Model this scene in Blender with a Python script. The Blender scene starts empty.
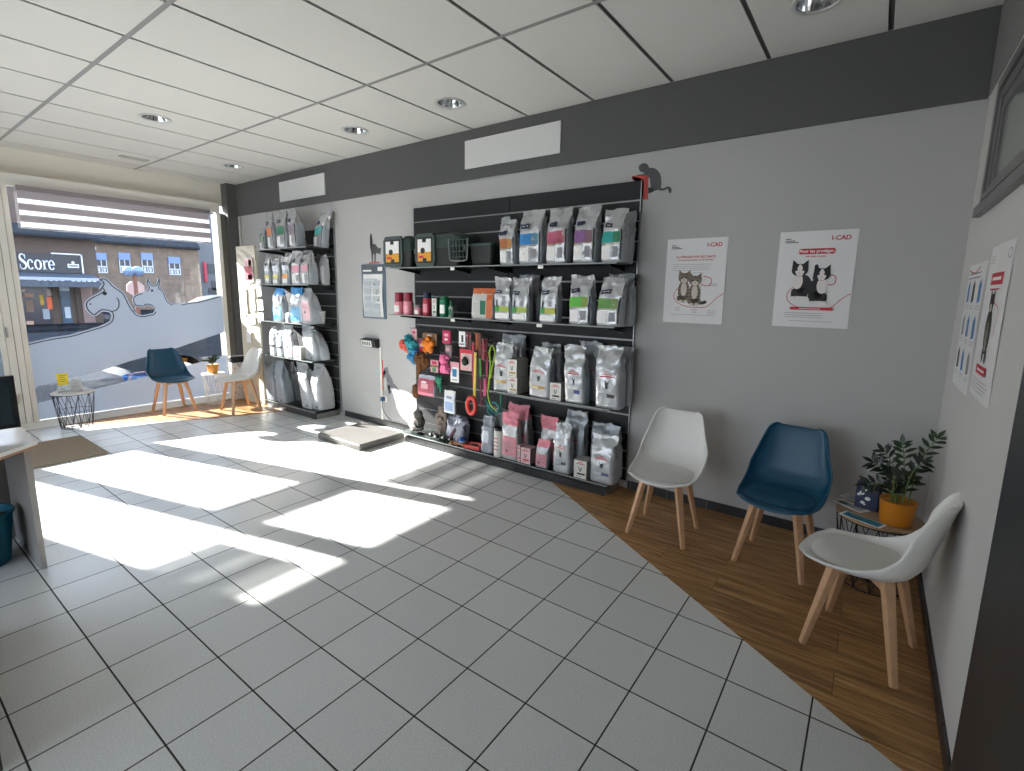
import bpy, bmesh, math, random
from mathutils import Vector, Matrix, noise
random.seed(7)
C = bpy.context.scene.collection
PI = math.pi

# ------------------------------------------------------------------ camera model (image 1024 x 771)
F, YAW, PITCH, ROLL = 493.878, -0.62602994, -0.16050964, 0.0156275
CX, CY = 512 + 3.0645, 385.5 - 13.3317
CAM = Vector((-0.3593, -3.6742, 1.5760))
def _basis():
    cy, sy, cp, sp = math.cos(YAW), math.sin(YAW), math.cos(PITCH), math.sin(PITCH)
    f = Vector((sy*cp, cy*cp, sp)); r = Vector((cy, -sy, 0)); u = r.cross(f)
    c, s = math.cos(ROLL), math.sin(ROLL)
    return c*r + s*u, -s*r + c*u, f
RV, UV, FV = _basis()
def ray(x, y): return RV*((x-CX)/F) - UV*((y-CY)/F) + FV
def by(x, y, Y=0.0):
    d = ray(x, y); return CAM + d*((Y-CAM.y)/d.y)
def bx(x, y, X=0.0):
    d = ray(x, y); return CAM + d*((X-CAM.x)/d.x)
def bz(x, y, Z=0.0):
    d = ray(x, y); return CAM + d*((Z-CAM.z)/d.z)

cam = bpy.data.cameras.new('camera'); co = bpy.data.objects.new('camera', cam); C.objects.link(co)
m = Matrix((RV, UV, -FV)).transposed().to_4x4(); m.translation = CAM
co.matrix_world = m
cam.sensor_fit = 'HORIZONTAL'; cam.sensor_width = 36.0; cam.lens = F/1024*36.0
cam.shift_x = -3.0645/1024; cam.shift_y = -13.3317/1024
cam.clip_start = 0.02; cam.clip_end = 300
bpy.context.scene.camera = co

# ------------------------------------------------------------------ materials
def lin(c):
    if isinstance(c, str):
        c = c.lstrip('#'); c = [int(c[i:i+2], 16)/255 for i in (0, 2, 4)]
    return tuple(((v/12.92) if v <= .04045 else ((v+.055)/1.055)**2.4) for v in c)
MATS = {}
def mat(name, col, rough=.5, metal=0.0, var=.06, scale=8.0, bump=0.0, bscale=40.0, spec=.5, coat=0.0, trans=0.0):
    if name in MATS: return MATS[name]
    mt = bpy.data.materials.new(name); mt.use_nodes = True
    nt = mt.node_tree; b = nt.nodes['Principled BSDF']
    c = lin(col)
    tc = nt.nodes.new('ShaderNodeTexCoord')
    nz = nt.nodes.new('ShaderNodeTexNoise'); nz.inputs['Scale'].default_value = scale; nz.inputs['Detail'].default_value = 4
    nt.links.new(tc.outputs['Object'], nz.inputs['Vector'])
    mx = nt.nodes.new('ShaderNodeMix'); mx.data_type = 'RGBA'
    nt.links.new(nz.outputs['Fac'], mx.inputs['Factor'])
    mx.inputs['A'].default_value = (*[max(0, v*(1-var)) for v in c], 1)
    mx.inputs['B'].default_value = (*[min(1, v*(1+var)) for v in c], 1)
    nt.links.new(mx.outputs['Result'], b.inputs['Base Color'])
    b.inputs['Roughness'].default_value = rough; b.inputs['Metallic'].default_value = metal
    b.inputs['Specular IOR Level'].default_value = spec; b.inputs['Coat Weight'].default_value = coat
    b.inputs['Transmission Weight'].default_value = trans
    if bump > 0:
        n2 = nt.nodes.new('ShaderNodeTexNoise'); n2.inputs['Scale'].default_value = bscale; n2.inputs['Detail'].default_value = 3
        nt.links.new(tc.outputs['Object'], n2.inputs['Vector'])
        bp = nt.nodes.new('ShaderNodeBump'); bp.inputs['Strength'].default_value = bump; bp.inputs['Distance'].default_value = .01
        nt.links.new(n2.outputs['Fac'], bp.inputs['Height']); nt.links.new(bp.outputs['Normal'], b.inputs['Normal'])
    MATS[name] = mt; return mt
def _clear(name):
    mt = bpy.data.materials.new(name); mt.use_nodes = True; nt = mt.node_tree
    for n in list(nt.nodes): nt.nodes.remove(n)
    return mt, nt, nt.nodes.new('ShaderNodeOutputMaterial')
def glass_mat(name, tint=(.93, .96, .95), refl=.05, tr=1.0, dcol=None):
    mt, nt, out = _clear(name)
    t = nt.nodes.new('ShaderNodeBsdfTransparent'); t.inputs['Color'].default_value = (*tint, 1)
    g = nt.nodes.new('ShaderNodeBsdfGlossy'); g.inputs['Roughness'].default_value = .02
    fr = nt.nodes.new('ShaderNodeFresnel'); fr.inputs['IOR'].default_value = 1.45
    mx = nt.nodes.new('ShaderNodeMixShader')
    nt.links.new(fr.outputs['Fac'], mx.inputs['Fac']); nt.links.new(t.outputs[0], mx.inputs[1]); nt.links.new(g.outputs[0], mx.inputs[2])
    last = mx
    if dcol:
        d = nt.nodes.new('ShaderNodeBsdfDiffuse'); d.inputs['Color'].default_value = (*lin(dcol), 1)
        m2 = nt.nodes.new('ShaderNodeMixShader'); m2.inputs['Fac'].default_value = 1-tr
        nt.links.new(last.outputs[0], m2.inputs[1]); nt.links.new(d.outputs[0], m2.inputs[2]); last = m2
    nt.links.new(last.outputs[0], out.inputs['Surface']); MATS[name] = mt; return mt
def translucent_mat(name, dcol, tcol, tfac=.5, clear=0.0):
    mt, nt, out = _clear(name)
    d = nt.nodes.new('ShaderNodeBsdfDiffuse'); d.inputs['Color'].default_value = (*lin(dcol), 1)
    t = nt.nodes.new('ShaderNodeBsdfTranslucent'); t.inputs['Color'].default_value = (*lin(tcol), 1)
    mx = nt.nodes.new('ShaderNodeMixShader'); mx.inputs['Fac'].default_value = tfac
    nt.links.new(d.outputs[0], mx.inputs[1]); nt.links.new(t.outputs[0], mx.inputs[2]); last = mx
    if clear > 0:
        c = nt.nodes.new('ShaderNodeBsdfTransparent'); m2 = nt.nodes.new('ShaderNodeMixShader'); m2.inputs['Fac'].default_value = clear
        nt.links.new(last.outputs[0], m2.inputs[1]); nt.links.new(c.outputs[0], m2.inputs[2]); last = m2
    nt.links.new(last.outputs[0], out.inputs['Surface']); MATS[name] = mt; return mt

# ------------------------------------------------------------------ mesh builder
class MB:
    def __init__(s): s.bm = bmesh.new(); s.mats = []; s.mi = 0
    def use(s, mt):
        if mt not in s.mats: s.mats.append(mt)
        s.mi = s.mats.index(mt); return s
    def face(s, vs):
        try: f = s.bm.faces.new(vs)
        except ValueError: return None
        f.material_index = s.mi; return f
    def box(s, x0, x1, y0, y1, z0, z1, M=None):
        v = [Vector((x, y, z)) for z in (z0, z1) for y in (y0, y1) for x in (x0, x1)]
        if M is not None: v = [M @ p for p in v]
        v = [s.bm.verts.new(p) for p in v]
        for q in ((0, 2, 3, 1), (4, 5, 7, 6), (0, 1, 5, 4), (2, 6, 7, 3), (0, 4, 6, 2), (1, 3, 7, 5)): s.face([v[i] for i in q])
        return s
    def rbox(s, x0, x1, y0, y1, z0, z1, r=.01, n=3, M=None):
        # box with rounded vertical edges and slightly eased rims
        pts = []
        for cx, cyy, a0 in ((x1-r, y1-r, 0), (x0+r, y1-r, PI/2), (x0+r, y0+r, PI), (x1-r, y0+r, 1.5*PI)):
            for k in range(n+1):
                a = a0+PI/2*k/n; pts.append((cx+r*math.cos(a), cyy+r*math.sin(a)))
        e = min(r*.4, (z1-z0)*.2); cxm, cym = (x0+x1)/2, (y0+y1)/2
        def ring(z, sh):
            out = []
            for px, py in pts:
                dx, dy = px-cxm, py-cym
                fx = 1-sh/max(abs(x1-x0)/2, 1e-6); fy = 1-sh/max(abs(y1-y0)/2, 1e-6)
                out.append(Vector((cxm+dx*fx, cym+dy*fy, z)))
            return out
        s.rings([ring(z0, e), ring(z0+e, 0), ring(z1-e, 0), ring(z1, e)], M=M); return s
    def rings(s, rs, closed=True, caps=True, M=None):
        R = []
        for r in rs: R.append([s.bm.verts.new(M @ p if M is not None else p) for p in r])
        n = len(R[0])
        for a, b in zip(R, R[1:]):
            for i in range(n if closed else n-1):
                j = (i+1) % n; s.face([a[i], a[j], b[j], b[i]])
        if caps and closed: s.face(R[0][::-1]); s.face(R[-1])
        return R
    def lathe(s, prof, n=24, c=(0, 0, 0), caps=True, M=None):
        rs = [[Vector((c[0]+r*math.cos(2*PI*i/n), c[1]+r*math.sin(2*PI*i/n), c[2]+z)) for i in range(n)] for r, z in prof]
        s.rings(rs, caps=caps, M=M); return s
    def tube(s, pts, r, n=8, taper=None, caps=True, cyclic=False):
        pts = [Vector(p) for p in pts]; rs = []; prev = None
        N = len(pts)
        for i, p in enumerate(pts):
            if cyclic: t = (pts[(i+1) % N]-pts[i-1]).normalized()
            else: t = ((pts[min(i+1, N-1)]-pts[max(i-1, 0)])).normalized()
            if prev is None:
                a = Vector((0, 0, 1)) if abs(t.z) < .9 else Vector((1, 0, 0)); u = t.cross(a).normalized()
            else: u = (prev - t*prev.dot(t)).normalized()
            prev = u; w = t.cross(u)
            rr = r if taper is None else (taper[i] if isinstance(taper, (list, tuple)) else r + (taper-r)*i/(N-1))
            rs.append([p + (u*math.cos(2*PI*k/n)+w*math.sin(2*PI*k/n))*rr for k in range(n)])
        if cyclic: rs.append(rs[0])
        s.rings(rs, caps=caps and not cyclic); return s
    def bar(s, a, b, w, h, w2=None, h2=None, up=(0, 0, 1)):
        a, b = Vector(a), Vector(b); t = (b-a).normalized(); u = t.cross(Vector(up))
        if u.length < 1e-5: u = t.cross(Vector((1, 0, 0)))
        u.normalize(); v = u.cross(t); w2 = w if w2 is None else w2; h2 = h if h2 is None else h2
        def rg(p, w, h): return [p+u*(w/2)*i+v*(h/2)*j for i, j in ((-1, -1), (1, -1), (1, 1), (-1, 1))]
        s.rings([rg(a, w, h), rg(b, w2, h2)]); return s
    def prism(s, poly, d0, d1, axis='y', M=None):
        # polygon given in the two other axes, extruded between d0 and d1
        def P(p, d):
            if axis == 'y': q = Vector((p[0], d, p[1]))
            elif axis == 'x': q = Vector((d, p[0], p[1]))
            else: q = Vector((p[0], p[1], d))
            return M @ q if M is not None else q
        A = [s.bm.verts.new(P(p, d0)) for p in poly]; B = [s.bm.verts.new(P(p, d1)) for p in poly]
        n = len(poly); fs = []
        for i in range(n):
            j = (i+1) % n; s.face([A[i], A[j], B[j], B[i]])
        fs.append(s.face(A[::-1])); fs.append(s.face(B))
        fs = [f for f in fs if f]
        bmesh.ops.triangulate(s.bm, faces=fs)
        return s
    def flat(s, poly, y):
        vs = [s.bm.verts.new((p[0], y, p[1])) for p in poly]; f = s.face(vs)
        if f and len(poly) > 4: bmesh.ops.triangulate(s.bm, faces=[f])
        return s
    def grid(s, P, nu, nv, cu=False):
        V = [[s.bm.verts.new(P(i/(nu if cu else nu-1), j/(nv-1))) for i in range(nu)] for j in range(nv)]
        for j in range(nv-1):
            for i in range(nu if cu else nu-1):
                k = (i+1) % nu; s.face([V[j][i], V[j][k], V[j+1][k], V[j+1][i]])
        return V
    def mesh(s, name, smooth=35):
        bmesh.ops.recalc_face_normals(s.bm, faces=s.bm.faces)
        me = bpy.data.meshes.new(name); s.bm.to_mesh(me); s.bm.free()
        for mt in s.mats: me.materials.append(mt)
        if smooth:
            me.polygons.foreach_set('use_smooth', [True]*len(me.polygons))
            me.set_sharp_from_angle(angle=math.radians(smooth))
        return me
    def build(s, name, parent=None, loc=None, smooth=35):
        o = bpy.data.objects.new(name, s.mesh(name, smooth)); C.objects.link(o)
        if parent is not None: o.parent = parent
        if loc is not None: o.location = loc
        return o
def tag(o, label=None, cat=None, group=None, kind=None):
    if label: o['label'] = label
    if cat: o['category'] = cat
    if group: o['group'] = group
    if kind: o['kind'] = kind
    return o
def thing(name, label, cat, loc=(0, 0, 0), rz=0.0, group=None):
    o = bpy.data.objects.new(name, None); C.objects.link(o); o.empty_display_size = .05
    o.location = loc; o.rotation_euler = (0, 0, rz)
    return tag(o, label, cat, group)
def struct(o): o['kind'] = 'structure'; return o
def copy_tree(o, loc=None, rz=None, label=None, parent=None):
    c = o.copy(); C.objects.link(c)
    if parent is not None: c.parent = parent
    if loc is not None: c.location = loc
    if rz is not None: c.rotation_euler = (0, 0, rz)
    if label: c['label'] = label
    for ch in list(o.children): copy_tree(ch, parent=c)
    return c
def ell(cx, cz, rx, rz, n=20, a0=0, a1=2*PI):
    k = n if abs(a1-a0-2*PI) < 1e-6 else n+1
    return [(cx+rx*math.cos(a0+(a1-a0)*i/n), cz+rz*math.sin(a0+(a1-a0)*i/n)) for i in range(k)]
def stroke(pts, w):
    # polyline of varying width -> quads
    P = [Vector((p[0], p[1])) for p in pts]; N = len(P); L, R = [], []
    for i, p in enumerate(P):
        t = (P[min(i+1, N-1)]-P[max(i-1, 0)]); t.normalize(); nrm = Vector((-t.y, t.x))
        ww = (w[i] if isinstance(w, (list, tuple)) else w)/2
        L.append(p+nrm*ww); R.append(p-nrm*ww)
    return [[L[i], L[i+1], R[i+1], R[i]] for i in range(N-1)]
def smooth_pts(pts, k=4):
    out = []; n = len(pts)
    P = [Vector(p) for p in pts]
    for i in range(n-1):
        p0, p1, p2, p3 = P[max(i-1, 0)], P[i], P[i+1], P[min(i+2, n-1)]
        for j in range(k):
            t = j/k
            out.append(.5*((2*p1)+(p2-p0)*t+(2*p0-5*p1+4*p2-p3)*t*t+(-p0+3*p1-3*p2+p3)*t**3))
    out.append(P[-1]); return out
def smooth_loop(pts, k=3):
    n = len(pts); P = [Vector(p) for p in pts]; out = []
    for i in range(n):
        p0, p1, p2, p3 = P[i-1], P[i], P[(i+1) % n], P[(i+2) % n]
        for j in range(k):
            t = j/k
            out.append(.5*((2*p1)+(p2-p0)*t+(2*p0-5*p1+4*p2-p3)*t*t+(-p0+3*p1-3*p2+p3)*t**3))
    return out
def text_polys(txt, size, cx=0, cz=0, align='CENTER', bold=0.0):
    cu = bpy.data.curves.new('lettering', 'FONT'); cu.body = txt; cu.size = size; cu.align_x = align; cu.offset = bold; cu.resolution_u = 3
    o = bpy.data.objects.new('lettering', cu); C.objects.link(o)
    bpy.context.view_layer.update()
    me = bpy.data.meshes.new_from_object(o.evaluated_get(bpy.context.evaluated_depsgraph_get()))
    out = [[(me.vertices[i].co.x+cx, me.vertices[i].co.y+cz) for i in p.vertices] for p in me.polygons]
    bpy.data.objects.remove(o); bpy.data.curves.remove(cu); bpy.data.meshes.remove(me)
    return out

# ------------------------------------------------------------------ common colours
WHITE = mat('white_plastic', '#e8e6e0', .35, var=.02)
BLACK = mat('black_plastic', '#17181a', .45, var=.1)
INK = mat('dark_print', '#26262c', .6, var=.05)
INKG = mat('grey_print', '#8b8b8f', .6, var=.05)
RED = mat('red_print', '#c4283a', .55, var=.05)
NAVY = mat('navy_print', '#1c2140', .5, var=.05)
PAPER = mat('white_paper', '#eceae8', .6, var=.02)
CHROME = mat('chrome', '#d9dadb', .12, 1.0, var=.02)
STEEL = mat('brushed_steel', '#a9abad', .35, 1.0, var=.05)
DARKWIRE = mat('black_wire', '#1d1e20', .45, .3, var=.05)
BEECH = mat('beech_wood', '#c69d78', .45, var=.18, scale=30, bump=.05, bscale=60)
# ================================================================== SETTING
WX = -8.10            # glass plane of the shop front
CZ = 3.045            # ceiling
def tile_floor_mat():
    mt = bpy.data.materials.new('floor_tiles'); mt.use_nodes = True; nt = mt.node_tree; b = nt.nodes['Principled BSDF']
    tc = nt.nodes.new('ShaderNodeTexCoord'); sx = nt.nodes.new('ShaderNodeSeparateXYZ'); nt.links.new(tc.outputs['Object'], sx.inputs[0])
    def MN(op, a, bb=None):
        n = nt.nodes.new('ShaderNodeMath'); n.operation = op
        for k, v in enumerate((a, bb)):
            if v is None: continue
            if hasattr(v, 'links') or hasattr(v, 'is_linked'): nt.links.new(v, n.inputs[k])
            else: n.inputs[k].default_value = v
        return n.outputs[0]
    def line(o, off):
        t = MN('MULTIPLY', MN('ADD', o, off), 1/.3); fr = MN('FRACT', MN('ADD', t, 100.0))
        d = MN('MINIMUM', fr, MN('SUBTRACT', 1.0, fr))
        return d, MN('FLOOR', MN('ADD', t, 100.0))
    d1, i1 = line(sx.outputs['X'], 2.2); d2, i2 = line(sx.outputs['Y'], 2.57)
    d = MN('MINIMUM', d1, d2)
    g = nt.nodes.new('ShaderNodeMapRange'); g.inputs['From Min'].default_value = .0085; g.inputs['From Max'].default_value = .0125
    nt.links.new(d, g.inputs['Value'])
    # per tile shade + speckle
    cv = nt.nodes.new('ShaderNodeCombineXYZ'); nt.links.new(i1, cv.inputs[0]); nt.links.new(i2, cv.inputs[1])
    wn = nt.nodes.new('ShaderNodeTexWhiteNoise'); nt.links.new(cv.outputs[0], wn.inputs['Vector'])
    nz = nt.nodes.new('ShaderNodeTexNoise'); nz.inputs['Scale'].default_value = 160; nz.inputs['Detail'].default_value = 3
    nt.links.new(tc.outputs['Object'], nz.inputs['Vector'])
    cr = nt.nodes.new('ShaderNodeValToRGB'); cr.color_ramp.elements[0].position = .3; cr.color_ramp.elements[1].position = .7
    cr.color_ramp.elements[0].color = (*lin('#cbccc9'), 1); cr.color_ramp.elements[1].color = (*lin('#e2e3e0'), 1)
    nt.links.new(nz.outputs['Fac'], cr.inputs['Fac'])
    hs = nt.nodes.new('ShaderNodeHueSaturation'); nt.links.new(cr.outputs['Color'], hs.inputs['Color'])
    nt.links.new(MN('ADD', MN('MULTIPLY', wn.outputs['Value'], .07), .965), hs.inputs['Value'])
    mx = nt.nodes.new('ShaderNodeMix'); mx.data_type = 'RGBA'; nt.links.new(g.outputs['Result'], mx.inputs['Factor'])
    mx.inputs['A'].default_value = (*lin('#2a2825'), 1); nt.links.new(hs.outputs['Color'], mx.inputs['B'])
    nt.links.new(mx.outputs['Result'], b.inputs['Base Color'])
    rg = nt.nodes.new('ShaderNodeMapRange'); rg.inputs['To Min'].default_value = .85; rg.inputs['To Max'].default_value = .30
    nt.links.new(g.outputs['Result'], rg.inputs['Value']); nt.links.new(rg.outputs['Result'], b.inputs['Roughness'])
    b.inputs['Specular IOR Level'].default_value = .6
    n2 = nt.nodes.new('ShaderNodeTexNoise'); n2.inputs['Scale'].default_value = 90; nt.links.new(tc.outputs['Object'], n2.inputs['Vector'])
    h = MN('ADD', MN('MULTIPLY', g.outputs['Result'], .6), MN('MULTIPLY', n2.outputs['Fac'], .22))
    bp = nt.nodes.new('ShaderNodeBump'); bp.inputs['Strength'].default_value = .35; bp.inputs['Distance'].default_value = .004
    nt.links.new(h, bp.inputs['Height']); nt.links.new(bp.outputs['Normal'], b.inputs['Normal'])
    return mt
def plank_mat():
    mt = bpy.data.materials.new('wood_planks'); mt.use_nodes = True; nt = mt.node_tree; b = nt.nodes['Principled BSDF']
    tc = nt.nodes.new('ShaderNodeTexCoord')
    br = nt.nodes.new('ShaderNodeTexBrick'); nt.links.new(tc.outputs['Object'], br.inputs['Vector'])
    br.inputs['Scale'].default_value = 1; br.inputs['Brick Width'].default_value = .92; br.inputs['Row Height'].default_value = .15
    br.inputs['Mortar Size'].default_value = .0012; br.inputs['Mortar Smooth'].default_value = .3; br.inputs['Bias'].default_value = 0
    br.inputs['Color1'].default_value = (.1, .1, .1, 1); br.inputs['Color2'].default_value = (.9, .9, .9, 1); br.inputs['Mortar'].default_value = (0, 0, 0, 1)
    br.offset = .37
    mp = nt.nodes.new('ShaderNodeMapping'); mp.inputs['Scale'].default_value = (1.2, 16, 1); nt.links.new(tc.outputs['Object'], mp.inputs['Vector'])
    ad = nt.nodes.new('ShaderNodeVectorMath'); ad.operation = 'ADD'; nt.links.new(mp.outputs[0], ad.inputs[0])
    sc = nt.nodes.new('ShaderNodeVectorMath'); sc.operation = 'SCALE'; sc.inputs['Scale'].default_value = 5; nt.links.new(br.outputs['Color'], sc.inputs[0]); nt.links.new(sc.outputs[0], ad.inputs[1])
    nz = nt.nodes.new('ShaderNodeTexNoise'); nz.inputs['Scale'].default_value = 2.2; nz.inputs['Detail'].default_value = 8; nz.inputs['Distortion'].default_value = 1.2
    nt.links.new(ad.outputs[0], nz.inputs['Vector'])
    cr = nt.nodes.new('ShaderNodeValToRGB'); e = cr.color_ramp.elements
    e[0].position = .3; e[0].color = (*lin('#7b5a3a'), 1); e[1].position = .72; e[1].color = (*lin('#c69c6a'), 1)
    e2 = cr.color_ramp.elements.new(.5); e2.color = (*lin('#a57a4c'), 1)
    nt.links.new(nz.outputs['Fac'], cr.inputs['Fac'])
    hs = nt.nodes.new('ShaderNodeHueSaturation'); nt.links.new(cr.outputs['Color'], hs.inputs['Color'])
    mr = nt.nodes.new('ShaderNodeMapRange'); mr.inputs['To Min'].default_value = .8; mr.inputs['To Max'].default_value = 1.15
    nt.links.new(br.outputs['Color'], mr.inputs['Value']); nt.links.new(mr.outputs['Result'], hs.inputs['Value'])
    mx = nt.nodes.new('ShaderNodeMix'); mx.data_type = 'RGBA'; nt.links.new(br.outputs['Fac'], mx.inputs['Factor'])
    nt.links.new(hs.outputs['Color'], mx.inputs['A']); mx.inputs['B'].default_value = (*lin('#2c1a10'), 1)
    nt.links.new(mx.outputs['Result'], b.inputs['Base Color']); b.inputs['Roughness'].default_value = .42; b.inputs['Specular IOR Level'].default_value = .4
    return mt
FLOOR = tile_floor_mat(); PLANK = plank_mat()
WALLG = mat('grey_wall_paint', '#b5b4b2', .75, var=.02, scale=3, bump=.05, bscale=150)
WALLR = mat('pale_wall_paint', '#cfcdca', .75, var=.02, scale=3, bump=.05, bscale=150)
CREAM = mat('cream_paint', '#e9e3d7', .6, var=.02)
FRAMEC = mat('cream_window_frame', '#e6e2d9', .4, var=.02)
BANDM = mat('charcoal_band_paint', '#565655', .7, var=.03)
CEILM = mat('ceiling_tile', '#dbd9d5', .85, var=.03, scale=60, bump=.08, bscale=300)
TBAR = mat('ceiling_bar_grey', '#8f8f8e', .5, var=.03)
TBARD = mat('ceiling_joint_dark', '#4a4a49', .6, var=.03)
SKIRT = mat('charcoal_skirting_tile', '#2e2e30', .35, var=.08)
GROUT = mat('pale_grout', '#8d8c8a', .8, var=.05)
GLASS = glass_mat('window_glass', (.95, .965, .97))
FILM = translucent_mat('frosted_film', '#a4b0c3', '#8a97ac', .05)
FILMEDGE = mat('film_outline', '#2b2d33', .6)

o = MB(); o.use(FLOOR).box(-8.35, .3, -7.0, .0, -.12, 0); struct(o.build('floor', smooth=0))
o = MB(); o.use(PLANK).prism([(-2.85, -.001), (-.001, -.001), (-.001, -1.81)], .0005, .003, 'z'); struct(o.build('wood_floor', smooth=0))
o = MB(); o.use(PLANK).prism([(-7.70, -2.25), (-7.24, -1.74), (-6.80, -1.16), (-6.60, -.70), (-6.30, -.001), (-7.70, -.001)], .0005, .003, 'z'); struct(o.build('wood_floor', smooth=0))
# ceiling : lay-in panels a little proud of the bars
xs = [.35, -.46, -1.07] + [-1.682-.6135*k-.0008*k*k for k in range(11)] + [-8.45]
ys = [.0, -1.184, -2.437, -3.69, -4.94, -6.19, -7.1]
def on_ceil(x, y): return bz(x, y, CZ)
DL = [((450, 103), 'round chrome downlight in ceiling, second from the right'), ((355, 130), 'round chrome downlight above the wall planner'),
      ((233, 166), 'small chrome downlight nearest the window wall corner'), ((155, 118), 'chrome downlight in middle ceiling row near the window'),
      ((818, 1), 'large chrome downlight cut by the top edge of the photo')]
DLP = [on_ceil(*q) for q, _ in DL]
o = MB(); o.use(CEILM)
for a, b_ in zip(xs, xs[1:]):
    for c_, d_ in zip(ys, ys[1:]):
        x0, x1, y0, y1 = b_+.013, a-.013, d_+.013, c_-.013
        inn = [p for p in DLP if x0 < p.x < x1 and y0 < p.y < y1]
        if not inn: o.box(x0, x1, y0, y1, CZ, CZ+.02); continue
        p = inn[0]; es = []                       # panel with a round cut-out for the lamp
        r_ = [o.bm.verts.new((x, y, CZ)) for x, y in ((x0, y0), (x1, y0), (x1, y1), (x0, y1))]
        c2 = [o.bm.verts.new((p.x+.098*math.cos(k*PI/16), p.y+.098*math.sin(k*PI/16), CZ)) for k in range(32)]
        for L in (r_, c2): es += [o.bm.edges.new((L[i], L[(i+1) % len(L)])) for i in range(len(L))]
        fs = bmesh.ops.triangle_fill(o.bm, use_beauty=True, use_dissolve=False, edges=es)['geom']
        for f in fs:
            if isinstance(f, bmesh.types.BMFace): f.material_index = o.mi
        for L in (r_, c2):
            U = [o.bm.verts.new(v.co+Vector((0, 0, .02))) for v in L]
            for i in range(len(L)): o.face([L[i], L[(i+1) % len(L)], U[(i+1) % len(L)], U[i]])
o.use(TBARD)
for x in xs[1:-1]: o.box(x-.017, x+.017, -7.1, 0, CZ+.010, CZ+.018)
o.use(TBAR)
for y in ys[1:-1]: o.box(-8.45, .35, y-.014, y+.014, CZ-.001, CZ+.008)
o.use(CEILM).box(-8.45, .35, -7.1, .1, CZ+.14, CZ+.2)
struct(o.build('ceiling', smooth=0))
# walls
o = MB(); o.use(WALLG).box(-8.35, .3, 0, .15, -.12, CZ+.1); struct(o.build('wall_back', smooth=0))
o = MB(); o.use(WALLR).box(0, .15, -7.0, 0, -.12, CZ+.1); struct(o.build('wall_right', smooth=0))
o = MB(); o.use(WALLR).box(-8.35, -7.4, -7.15, -7.0, -.12, CZ+.1).box(-1.4, .3, -7.15, -7.0, -.12, CZ+.1).box(-7.4, -1.4, -7.15, -7.0, -.12, .3).box(-7.4, -1.4, -7.15, -7.0, 2.7, CZ+.1); struct(o.build('wall_left', smooth=0))  # wall opened up for the added daylight window
# charcoal band under the ceiling
o = MB(); o.use(BANDM).box(-8.2, -.009, -.02, 0, 2.608, CZ-.001); struct(o.build('trim_1', smooth=0))
RB = mat('grey_band_paint', '#7d7b7b', .7, var=.03)
o = MB(); o.use(RB).box(-.008, 0, -2.6, 0, 2.622, CZ-.001); struct(o.build('trim_2', smooth=0))
# skirting tiles
o = MB(); o.use(SKIRT)
def skirt_run(x0, x1, off):
    k0 = math.floor((x0-off)/.3); k = k0
    while off+.3*k < x1-.01:
        a, e = max(x0, off+.3*k), min(x1, off+.3*(k+1))
        if e-a > .01: o.use(SKIRT).box(a+.002, e-.002, -.011, 0, 0, .069)
        k += 1
skirt_run(-5.65, -4.33, -2.2+.07); skirt_run(-1.86, -.012, -2.2+.07); skirt_run(-8.0, -7.02, -2.2)
o.use(GROUT).box(-5.65, -4.33, -.008, 0, 0, .067).box(-1.86, -.012, -.008, 0, 0, .067)
struct(o.build('baseboard_back', smooth=0))
o = MB(); o.use(SKIRT)
for k in range(6): o.box(-.011, 0, -.3*(k+1)+.002, -.3*k-.002, 0, .069)
struct(o.build('baseboard_right', smooth=0))
# front wall (shop front side), left of the glazing, header, return
HY = -4.03
o = MB(); o.use(CREAM)
o.box(-8.35, -8.2, -7.0, 0, 2.75, CZ+.1)          # header
o.box(-8.2, -8.05, -7.0, HY, -.12, 2.75)         # solid wall further left
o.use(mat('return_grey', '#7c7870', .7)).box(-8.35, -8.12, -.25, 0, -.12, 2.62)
struct(o.build('wall_front', smooth=0))
o = MB(); o.use(BANDM).box(-8.2, -8.03, -.155, 0, 0, CZ-.001); struct(o.build('trim_3', smooth=0))
o = MB(); o.use(mat('conduit_white', '#bdb9b2', .5)).rbox(-8.02, -7.985, -.03, -.001, 2.15, 2.6, .01); struct(o.build('trim_4'))
# threshold slab below the glazing
o = MB(); o.use(FRAMEC).box(-8.2, -7.70, HY, -.25, .0005, .014); struct(o.build('trim_5', smooth=0))

def frame(mb, y0, y1, z0, z1, w, x0=-8.15, x1=-8.06, bot=None, top=None):
    bot = w if bot is None else bot; top = w if top is None else top
    mb.box(x0, x1, y0, y0+w, z0, z1); mb.box(x0, x1, y1-w, y1, z0, z1)
    mb.box(x0, x1, y0+w, y1-w, z0, z0+bot); mb.box(x0, x1, y0+w, y1-w, z1-top, z1)
# ---- window_1 : the big pane
W1 = thing('window_1', None, None, (0, 0, 0)); W1['kind'] = 'structure'
o = MB(); o.use(FRAMEC)
o.box(-8.13, -8.06, -.30, -.25, .014, 2.76).box(-8.13, -8.06, -2.405, -.30, .014, .02).box(-8.12, -8.06, -2.405, -.30, 2.625, 2.76)
o.box(-8.2, -8.13, HY, -.25, 2.70, 2.76)
o.box(-8.13, -8.055, -2.452, -2.405, .014, 2.76).box(-8.13, -8.045, -2.512, -2.457, .0, 2.76).box(-8.13, -8.055, -2.58, -2.517, .0, 2.76)
o.use(mat('frame_gap', '#4d4a45', .8)).box(-8.12, -8.065, -2.575, -2.41, .02, 2.75)
o.build('window_frame', W1, smooth=0)
o = MB(); o.use(GLASS).box(-8.106, -8.1, -2.405, -.30, .02, 2.625); o.build('pane', W1, smooth=0)
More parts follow.
